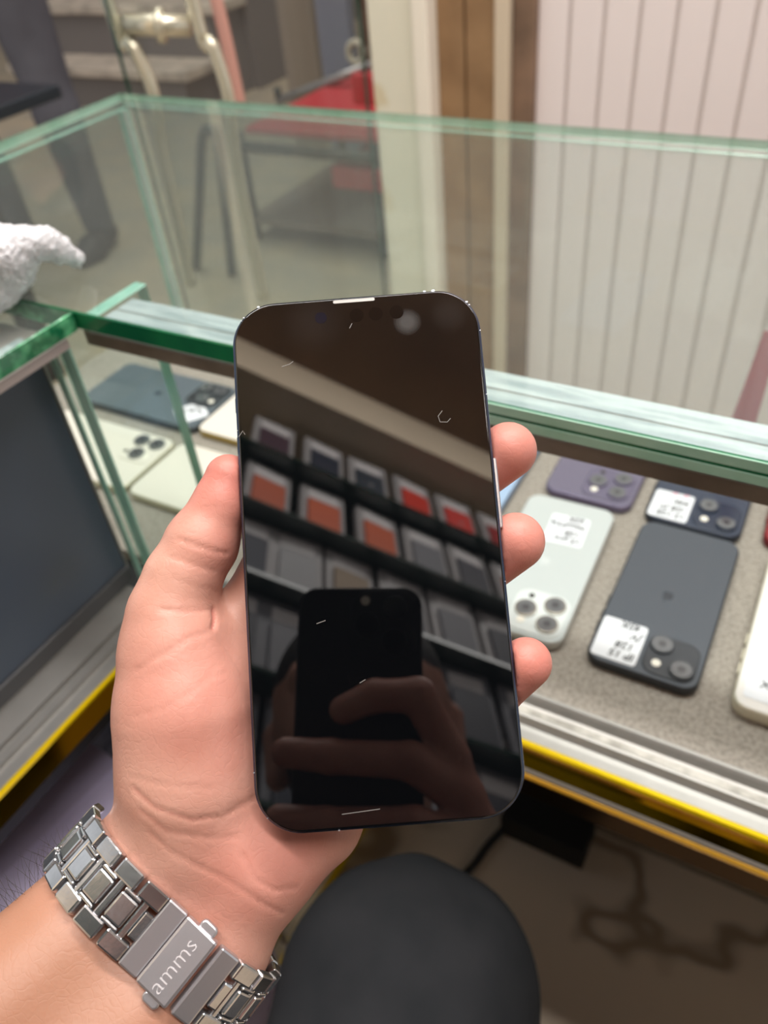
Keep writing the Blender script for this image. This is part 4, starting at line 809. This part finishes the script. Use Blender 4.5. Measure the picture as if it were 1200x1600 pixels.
sp = thing('street_steps', 'beige concrete steps behind the passer-by', 'steps', (-3.9, 3.9, 0))
M_step = mat('step_concrete', S(206, 190, 174), 0.8, noise=(9, S(160, 148, 136), 0.4, 0.7)); M_riser = mat('step_riser', S(120, 112, 108), 0.8)
for k, (z0, y0) in enumerate(((0.215, 3.6), (0.475, 3.86), (0.73, 4.12))):
    box('riser', (-4.6, y0 + 0.02, 0), (-3.30 + 0.05 * k, y0 + 0.30, z0 - 0.05), M_riser, sp)
    box('step', (-4.65, y0 - 0.01, z0 - 0.05), (-3.25 + 0.05 * k, y0 + 0.30, z0), M_step, sp, bev=0.008)
q0, q1 = at_x(-40, 180, -1.6), at_x(96, 141, -1.6)
bd = thing('bench', 'dark low bench jutting in at the left beyond the glass', 'bench', (-1.7, 0.8, 0))
box('bench_top', (-1.98, 0.45, 0.735), (-1.60, q1[1], 0.762), mat('dark_bench', S(34, 40, 48), 0.35), bd, bev=0.004)
for yy in (0.55, q1[1] - 0.12): box('leg', (-1.94, yy, 0), (-1.88, yy + 0.05, 0.735), M_black, bd)
# hand cart with red panels on a dark tube frame
ct = thing('hand_cart', 'red hand cart on a dark tube frame parked outside', 'cart', (-1.6, 2.45, 0))
M_red = mat('red_sheet', S(190, 58, 66), 0.5); M_frame = mat('dark_tube', S(60, 64, 62), 0.45)
box('cart_tray', (-1.86, 2.28, 0.375), (-1.25, 2.95, 0.395), M_red, ct, bev=0.004)
box('side_board', (-1.62, 2.60, 0.395), (-1.25, 2.64, 0.49), M_red, ct, bev=0.006)
box('red_crate', (-1.52, 2.26, 0.23), (-1.30, 2.55, 0.30), M_red, ct, bev=0.006)
box('lower_shelf', (-1.92, 2.28, 0.06), (-1.25, 2.95, 0.085), mat('cart_shelf', S(128, 114, 104), 0.7), ct, bev=0.004)
for xx, yy in ((-1.90, 2.29), (-1.36, 2.29), (-1.90, 2.93), (-1.27, 2.93)): tube('frame_leg', [(xx, yy, 0.0), (xx, yy, 0.375)], 0.018, M_frame, ct, smooth_n=1)
tube('frame_rail', [(-1.90, 2.27, 0.335), (-1.36, 2.27, 0.335), (-1.25, 2.55, 0.36)], 0.018, M_frame, ct, smooth_n=1)
tube('push_bar', [at_y(436, 158, 2.8), at_y(580, 102, 2.8)], 0.018, mat('grey_bar', S(150, 146, 146), 0.35, 0.5), ct, smooth_n=1)
tube('push_bar_post', [at_y(436, 158, 2.8), (at_y(436, 158, 2.8)[0], 2.8, 0.38)], 0.014, M_frame, ct, smooth_n=1)
hb = tube('hoop_stand', [at_y(312, 440, 2.0) * [1, 1, 0] + [0, 0, 0.0], at_y(312, 300, 2.0), at_y(316, 215, 2.0), at_y(330, 205, 2.0), at_y(342, 230, 2.0), at_y(365, 440, 2.0) * [1, 1, 0]], 0.016, M_frame, None); tag(hb, 'dark metal hoop stand on the pavement left of the red cart', 'stand')
p_ = at_y(430, 0, 3.3); q_ = at_y(484, 0, 3.3)
c1 = box('standing_board', (p_[0], 3.3, 0.0), (q_[0], 3.34, 1.5), mat('tan_board', S(148, 134, 122), 0.7), bev=0.004); tag(c1, 'tan board standing upright against the street wall side', 'board')
p_ = at_y(490, 0, 3.2); q_ = at_y(541, 0, 3.2)
c2 = box('standing_board', (p_[0], 3.2, 0.0), (q_[0], 3.25, 1.6), mat('blue_grey_board', S(128, 130, 148), 0.7), bev=0.004); tag(c2, 'blue-grey board standing upright behind the red cart', 'board')
rc = at_y(557, 82, 3.08)
me_r = bpy.data.meshes.new('ring'); bm = bmesh.new()
R1, r1 = 0.036, 0.013; vv = [[bm.verts.new((rc[0] + (R1 + r1 * math.cos(b)) * math.cos(a), rc[1] + r1 * math.sin(b), rc[2] + (R1 + r1 * math.cos(b)) * math.sin(a))) for b in [2 * PI * j / 10 for j in range(10)]] for a in [2 * PI * i / 28 for i in range(28)]]
for i in range(28):
    for j in range(10): bm.faces.new((vv[i][j], vv[(i + 1) % 28][j], vv[(i + 1) % 28][(j + 1) % 10], vv[i][(j + 1) % 10]))
bmesh.ops.recalc_face_normals(bm, faces=bm.faces)
rh_ = thing('hook_ring', 'pale ring hanging on a post beside the cream door frame', 'ring', (rc[0], rc[1], rc[2]))
bmobj('ring', bm, mat('pale_ring', S(196, 188, 170), 0.5), rh_, True, True)
tube('ring_post', [(rc[0] + 0.05, rc[1] + 0.02, 0.0), (rc[0] + 0.05, rc[1] + 0.02, 1.6)], 0.02, M_dkbrown, rh_, smooth_n=1)
tube('ring_peg', [(rc[0] + 0.05, rc[1] + 0.02, rc[2] + 0.03), (rc[0], rc[1], rc[2] + 0.034)], 0.006, M_dkbrown, rh_, smooth_n=1)

# ------------------------------------------------------------------ shelves of phone covers behind the photographer (mirrored in the screen)
M_shelfg = mat('green_shelf_glass', S(44, 66, 58), 0.15, coat=0.5)
M_card = mat('package_card', S(176, 172, 172), 0.4); M_strip = mat('header_strip_white', S(226, 222, 222), 0.5); M_clearp = glass_mat('clear_blister', (0.93, 0.93, 0.93, 1), 0.04)
bh = box('bulkhead', (-0.7, -0.64, 2.585), (1.9, -0.44, 2.76), M_beige); bh.name = 'trim_6'; bh['kind'] = 'structure'
shz = [2.335, 2.105, 1.885, 1.665, 1.445]
for i, z in enumerate(shz):
    sh = thing('wall_shelf', ['topmost', 'second', 'third', 'fourth', 'lowest'][i] + ' green glass shelf of phone covers mirrored in the screen', 'shelf', (0.4, -0.55, z), 0, 'glass shelves on the back wall')
    box('shelf_board', (-0.7, -0.64, z), (1.9, -0.485, z + 0.008), M_shelfg, sh)
    for xx in (-0.5, 0.6, 1.7): box('bracket', (xx, -0.64, z - 0.03), (xx + 0.012, -0.52, z), M_alu, sh)
COLS = {'maroon': S(74, 44, 58), 'navy': S(30, 36, 56), 'slate': S(44, 52, 64), 'red': S(222, 52, 26), 'coral': S(222, 62, 52), 'orange': S(216, 92, 34), 'rust': S(206, 92, 46), 'grey': S(126, 126, 132), 'pale': S(176, 176, 178), 'tan': S(160, 136, 108), 'charcoal': S(70, 70, 78), 'crimson': S(168, 44, 44)}
mc = {k: mat('cover_' + k, v, 0.5) for k, v in COLS.items()}
rows = [[(0.085, 'maroon'), (0.210, 'navy'), (0.325, 'slate'), (0.447, 'red'), (0.566, 'coral'), (0.690, 'crimson'), (-0.05, 'navy'), (0.81, 'rust')],
        [(0.085, 'rust'), (0.207, 'orange'), (0.335, 'orange'), (0.450, 'grey'), (0.562, 'charcoal'), (0.680, 'rust'), (-0.05, 'charcoal'), (0.80, 'navy')],
        [(0.060, 'navy'), (0.155, 'pale'), (0.262, 'tan'), (0.375, 'charcoal'), (0.485, 'grey'), (0.60, 'charcoal'), (-0.05, 'grey'), (0.72, 'navy')],
        [(0.055, 'charcoal'), (0.150, 'grey'), (0.26, 'charcoal'), (0.37, 'navy'), (0.48, 'charcoal'), (0.60, 'charcoal'), (0.72, 'grey')],
        [(0.06, 'charcoal'), (0.17, 'navy'), (0.28, 'charcoal'), (0.39, 'grey'), (0.50, 'charcoal'), (0.61, 'tan'), (0.72, 'charcoal')]]
ORD = ['top', 'second', 'third', 'fourth', 'lowest']; NTH = ['first', 'second', 'third', 'fourth', 'fifth', 'sixth', 'seventh', 'eighth']
for i, row in enumerate(rows):
    row = [q for q in row if -0.02 < q[0] < 0.71]; order = sorted(row)
    for (cx, cn) in row:
        hgt = 0.209
        pk = thing('cover_package', '%s phone cover in clear packaging, %s from the left on the %s mirrored shelf' % (cn, NTH[order.index((cx, cn))], ORD[i]), 'package', (cx, -0.525, shz[i] + 0.008), random.uniform(-0.06, 0.06), 'packaged phone covers on the back wall')
        bm = bmesh.new(); add_box(bm, (-0.050, -0.012, 0), (0.050, 0.004, hgt), 0.002, 1); bmobj('card', bm, M_card if i < 3 else mc['grey'], pk)
        bm = bmesh.new(); add_box(bm, (-0.036, 0.004, 0.010), (0.036, 0.012, hgt * 0.70), 0.003, 2); bmobj('cover', bm, mc[cn], pk)
        bm = bmesh.new(); add_box(bm, (-0.034, 0.0042, hgt * 0.76), (0.034, 0.0050, hgt * 0.92)); bmobj('header_strip', bm, M_strip, pk)
        if cn in ('slate', 'coral'):
            lg = logo(pk, 0.008, 0, M_card); lg.rotation_euler = (-PI / 2, 0, PI); lg.location = (0, 0.0128, hgt * 0.40)

# lettering becomes plain meshes
dg = bpy.context.evaluated_depsgraph_get()
for o in TEXTS:
    me_t = bpy.data.meshes.new_from_object(o.evaluated_get(dg)); nm = o.name; m_ = o.data.materials[0]; cu_ = o.data
    n_ = bpy.data.objects.new('tmp', me_t); COL.objects.link(n_); n_.parent = o.parent; n_.location = o.location; n_.rotation_euler = o.rotation_euler; n_.scale = o.scale
    if not me_t.materials: me_t.materials.append(m_)
    bpy.data.objects.remove(o); bpy.data.curves.remove(cu_); n_.name = nm; me_t.name = nm
